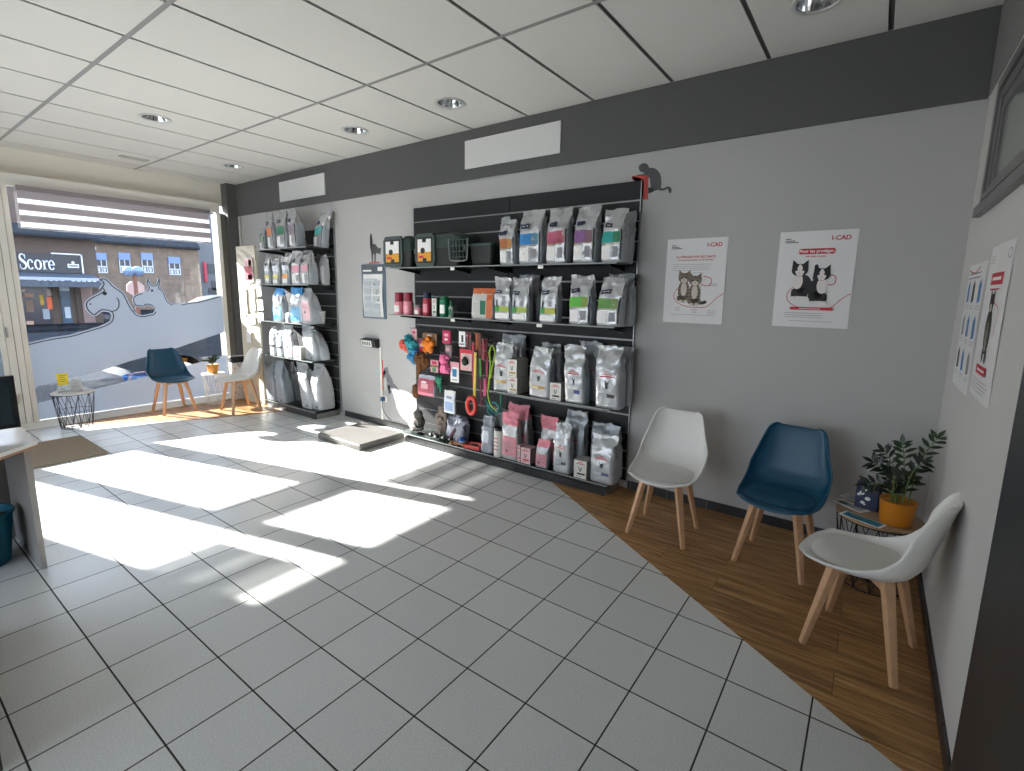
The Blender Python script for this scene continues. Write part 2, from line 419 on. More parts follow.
# frosted film with the two animal heads, outline coordinates (y, z) on the glass
def cp(x, y): p = bx(70+x/6.4, 260+y/6.4, WX); return (p.y, p.z)
top = [(-380, 610)] and []
edge = [cp(*q) for q in [(0, 478), (70, 458), (130, 440), (185, 424), (230, 405), (256, 388), (264, 362), (262, 345), (250, 335), (228, 331), (205, 330), (190, 342), (172, 356), (150, 360), (128, 348), (108, 328), (96, 308), (91, 286), (98, 264), (115, 246), (150, 225), (192, 204), (208, 192), (196, 184), (180, 186), (205, 152), (192, 138), (176, 126), (196, 112), (218, 110), (240, 120), (262, 140), (284, 164), (330, 195), (352, 218), (368, 246), (382, 278), (398, 306), (416, 330), (438, 348), (465, 353), (500, 346), (530, 340), (540, 325), (546, 302), (566, 296), (582, 270)] ]
# the cow head sits on the same film: go back over its outline
cow = [cp(*q) for q in [(546, 302), (530, 304), (508, 292), (490, 290), (474, 303), (448, 300), (420, 296), (404, 280), (397, 256), (402, 234), (430, 215), (462, 208), (486, 196), (500, 178), (486, 152), (492, 118), (504, 122), (526, 158), (548, 156), (562, 114), (576, 114), (580, 146), (574, 180), (590, 190), (604, 206), (614, 236), (630, 268), (660, 285), (710, 280), (760, 271), (820, 264), (890, 246), (958, 228)]]
gapU = [bx(30+x/10.28, 360+y/10.28, WX) for x, y in ((60, 270), (250, 225))] + [bx(x, y, WX) for x, y in ((100, 371), (130, 361), (165, 352), (200, 340), (224, 332))]
gapU = [(p.y, p.z) for p in gapU]
left_top = [(-2.405, .925), (-2.2, .972), (-1.95, 1.03), (-1.75, 1.085)]
start = [p for p in left_top if p[0] < edge[0][0]-.05]
upper = start + edge[:-3] + cow + [(-.30, cow[-1][1]+.005), (-.30, gapU[-1][1]+.01)] + gapU[::-1] + [(-2.405, gapU[0][1])]
def film_mesh(loop, hole=None):
    mb = MB(); mb.use(FILM)
    es = []
    for lp in [loop] + ([hole] if hole else []):
        vs = [mb.bm.verts.new((WX+.0022, p[0], p[1])) for p in lp]
        es += [mb.bm.edges.new((vs[i], vs[(i+1) % len(vs)])) for i in range(len(vs))]
    bmesh.ops.triangle_fill(mb.bm, use_beauty=True, use_dissolve=False, edges=es)
    return mb
# upper film : one outline; pocket of clear glass under the cow's muzzle is part of that outline
fo = film_mesh(upper).build('window_film', W1, smooth=0)
gl = [(150, 375.5), (197, 363), (224, 355)]
lowU = [(p.y, p.z) for p in [bx(40, 402.6, WX), bx(70, 395, WX), bx(93.5, 389.5, WX), bx(120, 383, WX)] + [bx(x, y, WX) for x, y in gl]]
lower = [(-2.405, lowU[0][1]-.01)] + lowU + [(-.30, lowU[-1][1]), (-.30, .022), (-2.405, .022)]
film_mesh(lower).build('window_film', W1, smooth=0)
# dark drawn lines just inside the outline
mb = MB(); mb.use(FILMEDGE)
def drawn(pts, w, dx=.0030):
    P = smooth_pts(pts, 3)
    for q in stroke([(p[0], p[1]) for p in P], w):
        vs = [mb.bm.verts.new((WX+dx, v.x, v.y)) for v in q]; mb.face(vs)
def inset(pts, d):
    out = []
    for i, p in enumerate(pts):
        a = Vector(pts[max(i-1, 0)]); b_ = Vector(pts[min(i+1, len(pts)-1)]); t = (b_-a).normalized(); out.append((p[0]+t.y*d, p[1]-t.x*d))
    return out
drawn(inset(start+edge[:13], .022), .012); drawn(inset(edge[12:24], .02), .012); drawn(inset(edge[24:-3], .02), .012)
drawn(inset(cow[1:12], .016), .011); drawn(inset(cow[12:28], .014), .010); drawn(inset(cow[28:], .016), .012)
drawn([cp(*q) for q in [(298, 240), (312, 262), (312, 296), (296, 320), (264, 330)]], .012)
mb.flat([], 0) if False else None
for (ex, ey, r) in ((222, 214, 9), (130, 282, 4), (525, 196, 6)):
    c0 = cp(ex, ey); r = r/6.4/62
    vs = [mb.bm.verts.new((WX+.0030, c0[0]+r*math.cos(a*PI/6), c0[1]+r*math.sin(a*PI/6))) for a in range(12)]; mb.face(vs)
mb.build('film_drawing', W1, smooth=0)
# ---- door_1 : glazed entrance door with a transom light, partly in view at the left edge
D1 = thing('door_1', None, None); D1['kind'] = 'structure'
o = MB(); o.use(FRAMEC)
o.box(-8.13, -8.06, -3.36, -2.58, 2.62, 2.76).box(-8.13, -8.06, -3.36, -2.58, 2.06, 2.20).box(-8.13, -8.055, -3.48, -3.36, 0, 2.76).box(-8.13, -8.06, -3.36, -3.31, 2.20, 2.62)
o.build('door_frame', D1, smooth=0)
o = MB(); o.use(FRAMEC); frame(o, -3.355, -2.585, .006, 2.055, .045, x0=-8.13, x1=-8.05, bot=.12, top=.07); o.build('door_leaf', D1, smooth=0)
o = MB(); o.use(GLASS).box(-8.106, -8.1, -3.31, -2.63, .126, 1.985); o.build('pane', D1, smooth=0)
o = MB(); o.use(GLASS).box(-8.106, -8.1, -3.31, -2.58, 2.20, 2.62); o.build('transom_pane', D1, smooth=0)
o = MB(); o.use(FILM).box(-8.0985, -8.0975, -3.31, -2.63, .126, 1.00); o.build('window_film', D1, smooth=0)
for z in (.25, 1.0, 1.75): o = MB(); o.use(STEEL).tube([(-8.043, -2.565, z), (-8.043, -2.565, z+.11)], .010); o.build('hinge', D1)
# ---- window_2 : narrow light beyond the door, with its own striped blind
W2 = thing('window_2', None, None); W2['kind'] = 'structure'
o = MB(); o.use(FRAMEC).box(-8.13, -8.06, HY, -3.48, 2.625, 2.76).box(-8.13, -8.06, HY, -3.48, .014, .07); o.build('window_frame', W2, smooth=0)
o = MB(); o.use(GLASS).box(-8.106, -8.1, HY, -3.48, .07, 2.625); o.build('pane', W2, smooth=0)
o = MB(); o.use(FILM).box(-8.0985, -8.0975, HY, -3.48, .07, 1.12); o.build('window_film', W2, smooth=0)
# ---- window_3 : interior window in the right wall
W3 = thing('window_3', None, None); W3['kind'] = 'structure'
FR3 = mat('grey_window_frame', '#6d6b6b', .4, var=.04)
o = MB(); o.use(FR3)
for k, (w, dx) in enumerate(((.0, .028), (.055, .02), (.10, .012))):
    y0, y1, z0, z1 = -1.75+w, -.50-w, 2.02+w*.4, 2.53-w
    t = .045
    o.box(-dx, -.0005, y0, y0+t, z0, z1); o.box(-dx, -.0005, y1-t, y1, z0, z1); o.box(-dx, -.0005, y0+t, y1-t, z1-t, z1); o.box(-dx, -.0005, y0+t, y1-t, z0, z0+t*.6)
o.build('window_frame', W3, smooth=0)
o = MB(); o.use(mat('dim_window_glass', '#7c817c', .15, var=.04)).box(-.006, -.0005, -1.6, -.6, 2.06, 2.43); o.build('pane', W3, smooth=0)
o = MB(); o.use(FR3).box(-.030, -.0005, -1.80, -.345, 1.968, 2.012); o.build('window_sill', W3, smooth=0)
# ---- door_2 : charcoal door and frame at the right edge
o = MB(); o.use(mat('charcoal_door', '#2b2c2e', .45, var=.05)).box(-.008, -.0005, -2.72, -1.722, 0, 2.10)
o.box(-.0105, -.0082, -2.64, -1.80, .02, 2.02)
struct(o.build('door_2', smooth=0))

W4 = thing('added_daylight_window', None, None); W4['kind'] = 'structure'  # unseen glazing, added to let more daylight into the back of the room
o = MB(); o.use(FRAMEC)
for x in (-7.4, -5.4, -3.4, -1.46): o.box(x, x+.06, -7.12, -7.03, .3, 2.7)
o.box(-7.4, -1.4, -7.12, -7.03, .3, .36).box(-7.4, -1.4, -7.12, -7.03, 2.64, 2.7); o.build('window_frame', W4, smooth=0)
o = MB(); o.use(GLASS).box(-7.34, -1.46, -7.083, -7.077, .36, 2.64); o.build('pane', W4, smooth=0)
# ---- roller blind over the top of the big window
BL = thing('roller_blind', 'striped zebra roller blind half lowered over the top of the shop window', 'blind', (-8.03, -1.37, 2.19))
GB = translucent_mat('blind_grey_stripe', '#c3bdc3', '#8f8a90', .16); WB = translucent_mat('blind_sheer_stripe', '#d5d5da', '#c9ccd4', .3, .28)
o = MB(); o.use(mat('blind_cassette', '#8d868a', .5)).rbox(-.012, .045, -.975, .965, .395, .445, .008); o.build('cassette', BL)
def blind_cloth(z0, z1, mt, nm):
    o = MB(); o.use(mt).box(-.0015, .0015, -.965, .955, z0, z1); o.build(nm, BL, smooth=0)
zs = [.012, .066, .140, .190, .264, .314, .395]
for k in range(6): blind_cloth(zs[k], zs[k+1], WB if k % 2 == 0 else GB, 'sheer_stripe' if k % 2 == 0 else 'opaque_stripe')
WBL = thing('roller_blind', 'second striped roller blind on the narrow window left of the entrance door', 'blind', (-8.03, -3.82, 2.19))
o = MB(); o.use(mat('blind_cassette', '#8d868a')).rbox(-.012, .02, -.2, .225, .425, .46, .006); o.build('cassette', WBL)
for k in range(5):
    o = MB(); o.use(WB if k % 2 == 0 else GB).box(-.0015, .0015, -.2, .225, zs[k]+(.0 if k else .0), (zs[k+1] if k < 4 else .35)); o.build('sheer_stripe' if k % 2 == 0 else 'opaque_stripe', WBL, smooth=0)
o = MB(); o.use(mat('blind_bar', '#d9d8dc', .4)).rbox(-.01, .01, -.2, .225, 0, .012, .004); o.build('bottom_bar', WBL)
o = MB(); o.use(mat('blind_bar', '#d9d8dc', .4)).rbox(-.01, .01, -.967, .957, 0, .014, .004); o.build('bottom_bar', BL)

# ---- entrance mat
o = MB(); o.use(mat('brown_coir', '#a3927b', .95, var=.3, scale=120, bump=.8, bscale=260)).rbox(-7.04, -6.12, -3.75, -2.28, .001, .012, .02); 
tag(o.build('door_mat'), 'brown coir doormat on the tiles inside the entrance door', 'mat')

# ---- downlights and vent in the ceiling
dl_first = None
def make_downlight(p, lab):
    t = thing('downlight', lab, 'ceiling light', p, 0, 'recessed downlights')
    o = MB(); o.use(mat('downlight_trim', '#c9c9c7', .35, .2)).lathe([(.094, -.0005), (.120, -.0005), (.124, -.004), (.120, -.008), (.098, -.007), (.094, -.0005)], 32, caps=False); o.build('trim_ring', t)
    o = MB(); o.use(CHROME).lathe([(.096, -.003), (.090, .025), (.075, .075), (.045, .105), (.016, .11)], 32, caps=False); o.build('reflector', t)
    o = MB(); o.use(mat('lamp_glass', '#b8b8b0', .2)).lathe([(.001, .035), (.018, .038), (.026, .055), (.024, .09), (.016, .105)], 16); o.build('lamp_bulb', t)
    return t
for q, lab in DL:
    p = on_ceil(*q)
    if dl_first is None: dl_first = make_downlight(p, lab)
    else: copy_tree(dl_first, p, 0, lab)
# cut-outs would sit in the panel: each can hangs in a short dark well drawn by the reflector itself
p = on_ceil(134, 158)
V = thing('ceiling_vent', 'small flat white rectangular unit on ceiling above the window', 'vent', p)
o = MB(); o.use(mat('vent_white', '#c4c2bd', .5)).rbox(-.05, .05, -.14, .14, -.012, -.0005, .01); o.build('housing', V)
o = MB(); o.use(mat('vent_lens', '#a7a6a2', .3)).rbox(-.03, .03, -.12, .12, -.016, -.0125, .008); o.build('lens', V)
# ---- blank white panels on the band
for (q0, q1, lab) in (((465, 142), (560, 152), 'blank white panel on charcoal band above the main shelving'), ((279, 183), (325, 194), 'blank white panel on charcoal band near the window corner')):
    a, b_ = by(*q0, -.03), by(*q1, -.03)
    t = thing('wall_panel', lab, 'panel', ((a.x+b_.x)/2, -.0205, (a.z+b_.z)/2), 0, 'white band panels')
    w, h = (b_.x-a.x)/2, (a.z-b_.z)/2+.006
    o = MB(); o.use(mat('panel_white', '#d5d4d2', .5, var=.02)).box(-w, w, -.012, 0, -h, h); o.build('face', t, smooth=0)
# ================================================================== CHAIRS
def interp(T, t):
    for (a, *A), (b, *B) in zip(T, T[1:]):
        if t <= b:
            f = (t-a)/(b-a); f = f*f*(3-2*f)*.5+f*.5
            return [x+(y-x)*f for x, y in zip(A, B)]
    return list(T[-1][1:])
# t, y, z (centre line), half width, edge lift, edge forward
SHELL = [(0, -.272, .405, .105, .000, .045), (.05, -.265, .420, .155, .002, .04), (.14, -.215, .427, .186, .008, .016), (.28, -.11, .418, .208, .020, 0), (.42, .0, .412, .214, .044, -.004),
         (.52, .09, .418, .214, .082, -.010), (.60, .145, .442, .216, .112, -.020), (.68, .184, .500, .203, .100, -.042), (.78, .208, .59, .184, .066, -.054),
         (.88, .231, .690, .164, .034, -.044), (.95, .248, .755, .148, .016, -.030), (.985, .257, .779, .126, .008, -.020), (1.0, .260, .785, .104, .002, -.014)]
def shell_pt(u, t):
    y, z, w, lift, fwd = interp(SHELL, t)
    s = 2*u-1; a = abs(s)
    return Vector((w*math.sin(s*PI/2)*(1 if True else s), y+fwd*a**2.4, z+lift*a**2.6))
def make_chair(name, label, shellm, padm, loc, rz):
    t = thing(name, label, 'chair', loc, rz, 'waiting room shell chairs')
    mb = MB(); mb.use(shellm)
    mb.grid(lambda u, v: shell_pt(u, v), 25, 34)
    me = mb.mesh('shell', 60); o = bpy.data.objects.new('shell', me); C.objects.link(o); o.parent = t
    sd = o.modifiers.new('thick', 'SOLIDIFY'); sd.thickness = .013; sd.offset = 1 if me.polygons[len(me.polygons)//3].normal.z < 0 else -1
    sb = o.modifiers.new('sub', 'SUBSURF'); sb.levels = 1; sb.render_levels = 1
    # padded seat
    mb = MB(); mb.use(padm)
    def pad(u, v, top):
        a = 2*PI*u; r = v
        x = .180*r*math.copysign(abs(math.cos(a))**.72, math.cos(a)); yy = -.055+.165*r*math.copysign(abs(math.sin(a))**.72, math.sin(a))
        # height of the shell under that point
        tt = None
        for k in range(40):
            q = interp(SHELL, k/39)
            if q[0] >= yy: tt = k/39; break
        q = interp(SHELL, tt if tt else .05); sN = max(-1, min(1, x/q[2])); sN = math.asin(sN)/(PI/2)
        zz = q[1]+q[3]*abs(sN)**2.6
        return Vector((x, yy, zz+.004+(.020*(1-r**4) if top else -.002)))
    V = mb.grid(lambda u, v: pad(u, .02+.98*v, True), 36, 9, cu=True); mb.face(V[0])
    o = mb.build('seat_pad', t, smooth=60)
    for sx in (-1, 1):
        for sy in (-1, 1):
            mb = MB(); mb.use(BEECH)
            mb.bar((sx*.105, -.01+sy*.095, .408), (sx*.182, -.005+sy*.172, .0), .046, .034, .026, .024, up=(sx*.7, sy*.7, 0))
            o = mb.build('leg', t, smooth=0)
            bv = o.modifiers.new('ease', 'BEVEL'); bv.width = .004; bv.segments = 2
    mb = MB(); mb.use(BEECH)
    for sx in (-1, 1):
        mb.bar((sx*.115, -.105, .377), (-sx*.115, .09, .377), .03, .04)
    for (a, b) in (((-.11, -.105), (.11, -.105)), ((-.11, .09), (.11, .09))):
        mb.prism([(a[0], .345), (a[0]*.55, .378), (b[0]*.55, .378), (b[0], .345), (b[0], .398), (a[0], .398)], a[1]-.011, a[1]+.011, 'y')
    mb.build('seat_frame', t, smooth=0)
    return t
WSH = mat('white_chair_shell', '#dcdad4', .38, var=.01); WPD = mat('white_seat_pad', '#d3d1ca', .55, var=.02, bump=.05, bscale=200)
BSH = mat('petrol_blue_shell', '#0b4763', .42, var=.03); BPD = mat('petrol_blue_pad', '#0d4a66', .6, var=.04, bump=.06, bscale=200)
ch_w = make_chair('shell_chair', 'white shell chair with beech legs, next to the main shelving by the grey wall', WSH, WPD, (-1.37, -.545, .003), math.radians(2))
ch_b = make_chair('shell_chair', 'petrol blue shell chair between two white chairs under the kitten posters', BSH, BPD, (-.695, -.505, .003), math.radians(-6))
copy_tree(ch_w, (-.262, -1.09, .003), math.radians(-102.6), 'white shell chair with its back against the right wall, beside the potted plant')
copy_tree(ch_b, (-7.513, -1.23, .003), math.radians(91), 'petrol blue shell chair in front of the shop window film')
copy_tree(ch_w, (-6.94, -.665, .003), math.radians(-3), 'white shell chair in the sun beside the far shelving and window')

# ================================================================== WIRE TABLES
def make_table(label, topm, wirem, loc, r=.2, rb=.148, h=.40, n=12):
    t = thing('wire_basket_table', label, 'side table', loc)
    o = MB(); o.use(topm).lathe([(r-.004, h-.014), (r, h-.012), (r, h-.003), (r-.004, h)], 48); o.build('tabletop', t)
    o = MB(); o.use(wirem); rt = r-.006
    def ringp(rad, z, k=40): return [(rad*math.cos(2*PI*i/k), rad*math.sin(2*PI*i/k), z) for i in range(k)]
    o.tube(ringp(rt, h-.018), .0035, 6, cyclic=True); o.build('ring', t)
    o = MB(); o.use(wirem).tube(ringp(rb, .004), .0035, 6, cyclic=True); o.build('ring', t)
    o = MB(); o.use(wirem).tube(ringp((rt+rb)/2, (h-.018)/2), .0025, 6, cyclic=True); o.build('ring', t)
    o = MB(); o.use(wirem)
    for i in range(n):
        a0 = 2*PI*i/n; a1 = 2*PI*(i+.5)/n; am = 2*PI*(i+1)/n
        zt, zm, zb = h-.018, (h-.018)/2, .004; rm = (rt+rb)/2
        P = lambda rad, a, z: (rad*math.cos(a), rad*math.sin(a), z)
        o.tube([P(rt, a0, zt), P(rm, a1, zm), P(rb, a0, zb)], .0025, 5); o.tube([P(rt, am, zt), P(rm, a1, zm), P(rb, am, zb)], .0025, 5)
        if i % 2 == 0: o.tube([P(rt, a0, zt), P(rb, a0, zb)], .0028, 5)
    for i in range(6):
        a = PI*i/6; o.tube([(rb*math.cos(a), rb*math.sin(a), .004), (-rb*math.cos(a), -rb*math.sin(a), .004)], .002, 5)
    o.build('wire_cage', t)
    return t
OAKTOP = mat('pale_oak_top', '#a98d6d', .5, var=.15, scale=25); WTOP = mat('white_tabletop', '#eceae6', .35, var=.01)
TR = (-.228, -.43, .003)
make_table('black wire basket table with pale oak top in the right corner of the room', OAKTOP, DARKWIRE, TR)
TL = (-7.47, -2.20, .0145)
make_table('black wire basket table with white top at the left end of the shop window', WTOP, DARKWIRE, TL, .188, .138, .40)
WW = mat('white_wire', '#e3e1dd', .45)
TP = (-7.60, -.70, .003)
make_table('small white wire table holding a potted plant by the window', WTOP, WW, TP, .14, .11, .42, 10)

# leaflets and the tall dark patterned box on the corner table
zt = .4035
def leaflet(label, cx, cy, w, h, rz, cols, z=zt):
    t = thing('leaflet', label, 'leaflet', (cx, cy, z), rz, 'leaflets on the corner table')
    o = MB(); o.use(PAPER).box(-w/2, w/2, -h/2, h/2, 0, .0015); o.build('sheet', t, smooth=0)
    o = MB()
    for (c, x0, x1, y0, y1) in cols: o.use(c).box(x0*w, x1*w, y0*h, y1*h, .0016, .0020)
    o.build('print', t, smooth=0)
TEAL = mat('teal_print', '#1d7d95', .5); LGREY = mat('pale_grey_print', '#b8bcbd', .6); GREEN = mat('leaf_green_print', '#5b8c66', .6)
p = bz(862, 520, .4); leaflet('teal leaflet nearest the front edge of the corner table', p.x, p.y, .20, .075, math.radians(-24), [(TEAL, -.44, .44, -.42, .42), (PAPER, -.3, .1, .05, .2)])
p = bz(849, 506, .4); leaflet('pale leaflet on the left side of the corner table, below the blue chair', p.x+.01, p.y, .17, .08, math.radians(-38), [(LGREY, -.4, .4, -.35, .3), (GREEN, -.4, -.1, -.3, .1)], zt)
p = bz(855, 502, .4); leaflet('pale grey leaflet at the back of the corner table', p.x+.015, p.y+.03, .17, .08, math.radians(-30), [(LGREY, -.42, .42, -.4, .38), (INKG, -.3, .2, -.2, .0)], zt+.0025)
PATT = mat('mottled_navy_print', '#2b3350', .5, var=.9, scale=55)
t = thing('brochure_stand', 'dark blue and white patterned box standing behind the orange plant pot', 'box', (-.285, -.365, zt), math.radians(-12))
o = MB(); o.use(PATT).rbox(-.055, .055, -.03, .03, 0, .15, .006); o.build('body', t)
o = MB(); o.use(PAPER)
for k in range(7):
    a = random.uniform(-.045, .04); z = random.uniform(.02, .13); s_ = random.uniform(.006, .014)
    o.prism(ell(a, z, s_, s_*.8, 8), -.0315, -.0303, 'y')
o.build('printed_spots', t, smooth=0)

# ================================================================== POTTED ZZ PLANT
def leaf_mesh(mb, base, d, nrm, L, W, curl=.15):
    d = d.normalized(); s_ = d.cross(nrm).normalized(); n2 = s_.cross(d).normalized()
    prof = [0, .55, .9, 1, .82, .48, .04]; C0, Lf, Rt = [], [], []
    for i, w in enumerate(prof):
        f = i/(len(prof)-1); c0 = base + d*(L*f) - n2*(curl*L*f*f)
        C0.append(mb.bm.verts.new(c0)); Lf.append(mb.bm.verts.new(c0+s_*(W/2*w)+n2*(W*.12*w))); Rt.append(mb.bm.verts.new(c0-s_*(W/2*w)+n2*(W*.12*w)))
    for i in range(len(prof)-1):
        mb.face([C0[i], C0[i+1], Lf[i+1], Lf[i]]); mb.face([C0[i], Rt[i], Rt[i+1], C0[i+1]])
LEAF = mat('dark_glossy_leaf', '#101e0e', .35, var=.3, scale=20); LEAF2 = mat('mid_green_leaf', '#20371a', .38, var=.25, scale=20); STEM = mat('green_stem', '#5d7440', .5)
POTC = (-.160, -.50, zt)
t = thing('potted_plant', 'glossy dark green plant in an orange pot on the corner table', 'plant', POTC)
ORANGE = mat('orange_pot', '#bd7410', .45, var=.04)
o = MB(); o.use(ORANGE).lathe([(.064, 0), (.069, .003), (.080, .122), (.081, .128), (.076, .128), (.073, .115), (.001, .11)], 40, caps=False).lathe([(.0005, .0005), (.064, .0005)], 40, caps=False); o.build('pot', t)
o = MB(); o.use(mat('dark_soil', '#1d1611', .95, bump=.6, bscale=200)).lathe([(.001, .108), (.072, .106), (.073, .10)], 32, caps=False); o.build('soil', t)
tips = [((940, 431), -.40, LEAF2, .014), ((905, 437), -.46, LEAF2, .012), ((886, 444), -.42, LEAF, .012), ((869, 476), -.55, LEAF, .012), ((876, 455), -.50, LEAF, .010), ((925, 455), -.55, LEAF, .012), ((893, 462), -.60, LEAF, .010), ((915, 470), -.42, LEAF, .010)]
PC = Vector(POTC)
for k, ((px, py), yy, lm, r0) in enumerate(tips):
    tip = by(px-2, py+8, yy)-PC; tip.x = min(tip.x, .125)
    a = random.uniform(0, 6.28); b0 = Vector((tip.x*.18+.02*math.cos(a), tip.y*.2+.02*math.sin(a), .105))
    mid = b0*.5+tip*.5+Vector((-tip.x*.12, 0, .05)); pts = smooth_pts([b0, mid, tip], 8)
    sb = MB(); sb.use(STEM).tube(pts, .005, 6, taper=.002); st = sb.build('stem', t)
    lb = MB(); lb.use(lm); N = len(pts)
    for i in range(4, N, 2 if k < 5 else 3):
        tt = (pts[min(i+1, N-1)]-pts[i-1]).normalized()
        side = tt.cross(Vector((-.45, -.85, .25))).normalized()
        for sgn in (-1, 1):
            d = (side*sgn*.9+tt*.55+Vector((0, 0, random.uniform(-.05, .15)))+Vector((random.uniform(-.1, .1), random.uniform(-.25, .25), 0)))
            leaf_mesh(lb, pts[i], d, Vector((-.3, -.6, .7)), random.uniform(.052, .068), .021)
    leaf_mesh(lb, pts[-1], tt, Vector((-.3, -.6, .7)), .06, .022)
    lb.build('leaflets', st, smooth=60)
# small plant by the window
t = thing('potted_plant', 'small sparse plant in an ochre pot beside the shop window', 'plant', (TP[0], TP[1], TP[2]+.4205))
o = MB(); o.use(mat('ochre_pot', '#c08235', .5)).lathe([(.05, 0), (.056, .004), (.074, .11), (.075, .118), (.068, .118), (.001, .105)], 32, caps=False).lathe([(.0005, .0004), (.05, .0004)], 32, caps=False); o.build('pot', t)
for k, (dx, dy, dz) in enumerate(((.02, -.11, .17), (.03, .03, .23), (.02, -.03, .2), (.0, .07, .19))):
    pts = smooth_pts([(0, 0, .1), (dx*.4, dy*.4, .1+dz*.35), (dx, dy, dz)], 6)
    sb = MB(); sb.use(STEM).tube(pts, .004, 6, taper=.002); st = sb.build('stem', t)
    lb = MB(); lb.use(LEAF2)
    for i in (4, 6, 8, 10, 12):
        for sg in (-1, 1): leaf_mesh(lb, pts[i], Vector((.3*sg, .8*sg, .6)), Vector((1, 0, .3)), .038, .022)
    lb.build('leaflets', st, smooth=60)

# signs on the white table at the left of the window
zL = TL[2]+.4005
YEL = mat('yellow_card', '#f0d43c', .6, var=.03)
t = thing('card_holder', 'bright yellow card in a clear upright holder on the white table', 'sign', (TL[0]-.05, TL[1]-.065, zL), math.radians(85))
CLR = glass_mat('clear_acrylic', (.95, .97, .97), tr=.93, dcol='#ffffff')
o = MB(); o.use(CLR).rbox(-.05, .05, -.03, .03, 0, .006, .005).box(-.05, .05, -.003, .003, .006, .2); o.build('holder', t, smooth=0)
o = MB(); o.use(YEL).box(-.046, .046, -.0055, -.0035, .075, .205); o.build('card', t, smooth=0)
o = MB(); o.use(mat('brown_print', '#8a6a18', .6))
for z, w in ((.18, .03), (.16, .022), (.135, .028), (.115, .02)): o.box(-w, w, -.0062, -.0057, z-.003, z+.003)
o.build('print', t, smooth=0)
t = thing('card_holder', 'small grey leaning pack beside the yellow card on the white table', 'sign', (TL[0]+.035, TL[1]+.02, zL+.002), math.radians(70))
o = MB(); o.use(mat('grey_card', '#b9b8b6', .6))
M_ = Matrix.Rotation(math.radians(-12), 4, 'X')
o.prism([(-.05, 0), (.055, 0), (.05, .10), (.03, .135), (-.03, .135), (-.045, .10)], -.012, .012, 'y', M=M_); o.build('pack', t, smooth=0)
o = MB(); o.use(INKG)
for z, w in ((.045, .03), (.06, .035), (.085, .02)): o.prism([(-w, z-.003), (w, z-.003), (w, z+.003), (-w, z+.003)], -.0135, -.0125, 'y', M=M_)
o.build('print', t, smooth=0)

# printed bag standing behind the white chair, beside the pillar
t = thing('printed_bag', 'black and white printed bag on the floor between the window and the cream board', 'bag', (-7.63, -.36, .0035), math.radians(88))
o = MB(); o.use(mat('spotted_bag', '#d2cfcd', .6, var=.1, scale=40)).rbox(-.10, .10, -.055, .055, 0, .53, .02); o.build('body', t)
o = MB(); o.use(BLACK).rbox(-.101, .101, -.056, .056, .532, .62, .02); o.build('top_band', t)
o = MB(); o.use(INK)
for k in range(40):
    a, z = random.uniform(-.085, .085), random.uniform(.03, .5); o.prism(ell(a, z, random.uniform(.004, .013), random.uniform(.006, .016), 7), -.0565, -.0553, 'y')
o.build('print', t, smooth=0)

# ================================================================== DESK CORNER, MONITOR, BIN
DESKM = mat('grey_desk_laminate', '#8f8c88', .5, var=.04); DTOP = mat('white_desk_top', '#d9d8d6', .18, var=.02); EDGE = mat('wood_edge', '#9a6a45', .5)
t = thing('reception_desk', 'pale reception desk corner at the left edge, under the monitor', 'desk', (-4.6, -3.4, 0))
o = MB(); o.use(DTOP).prism([(-.06, .31), (.64, .30), (.86, .05), (.86, -.75), (-.06, -.75)], .722, .742, 'z'); o.build('desktop', t, smooth=0)
o = MB(); o.use(EDGE).prism([(-.06, .31), (.64, .30), (.86, .05), (.86, -.75), (-.06, -.75)], .709, .7215, 'z'); o.build('edge_band', t, smooth=0)
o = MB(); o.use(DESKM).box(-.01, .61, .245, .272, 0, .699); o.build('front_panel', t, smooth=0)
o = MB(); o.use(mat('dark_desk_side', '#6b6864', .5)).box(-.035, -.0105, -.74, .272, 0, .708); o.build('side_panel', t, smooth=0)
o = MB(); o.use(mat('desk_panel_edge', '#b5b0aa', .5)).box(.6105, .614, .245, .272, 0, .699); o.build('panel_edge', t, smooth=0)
# monitor
a = bx(25.5, 430, -4.05)
t = thing('computer_monitor', 'black computer monitor cut by the left edge, on the desk', 'monitor', (-4.19, a.y-.268, .7425), math.radians(84))
o = MB(); o.use(BLACK).rbox(-.13, .13, -.09, .09, 0, .012, .03); o.build('base', t)
o = MB(); o.use(BLACK).box(-.03, .03, .02, .04, .012, .2); o.build('stand', t, smooth=0)
h0 = a.z-.7425
o = MB(); o.use(BLACK)
frm = [(-.27, .27, h0, h0+.018), (-.27, .27, h0+.272, h0+.29), (-.27, -.252, h0+.018, h0+.272), (.252, .27, h0+.018, h0+.272)]
for x0, x1, z0, z1 in frm: o.box(x0, x1, -.012, .02, z0, z1)
o.box(-.27, .27, .0, .02, h0+.01, h0+.28); o.build('bezel', t, smooth=0)
o = MB(); o.use(mat('dim_screen', '#26343a', .25, var=.1, scale=2)).box(-.2515, .2515, -.006, -.0005, h0+.0185, h0+.2715); o.build('screen', t, smooth=0)
# bin
t = thing('waste_bin', 'teal plastic bin on the tiles under the desk', 'bin', (-4.30, -3.335, 0))
o = MB(); o.use(mat('teal_plastic', '#0f5f76', .4)).lathe([(.105, .001), (.11, .006), (.145, .285), (.152, .29), (.152, .305), (.14, .305), (.105, .012), (.001, .01)], 36, caps=False).lathe([(.0005, .001), (.105, .001)], 36, caps=False); o.build('bucket', t)
o = MB(); o.use(mat('grey_liner', '#4a4f50', .6))
o.grid(lambda u, v: Vector(((.132-.11*v)*math.cos(2*PI*u), (.132-.11*v)*math.sin(2*PI*u), .26+.05*math.sin(u*31)*.4+.04*v*math.sin(7*u+1))), 30, 6, cu=True); o.build('liner', t)
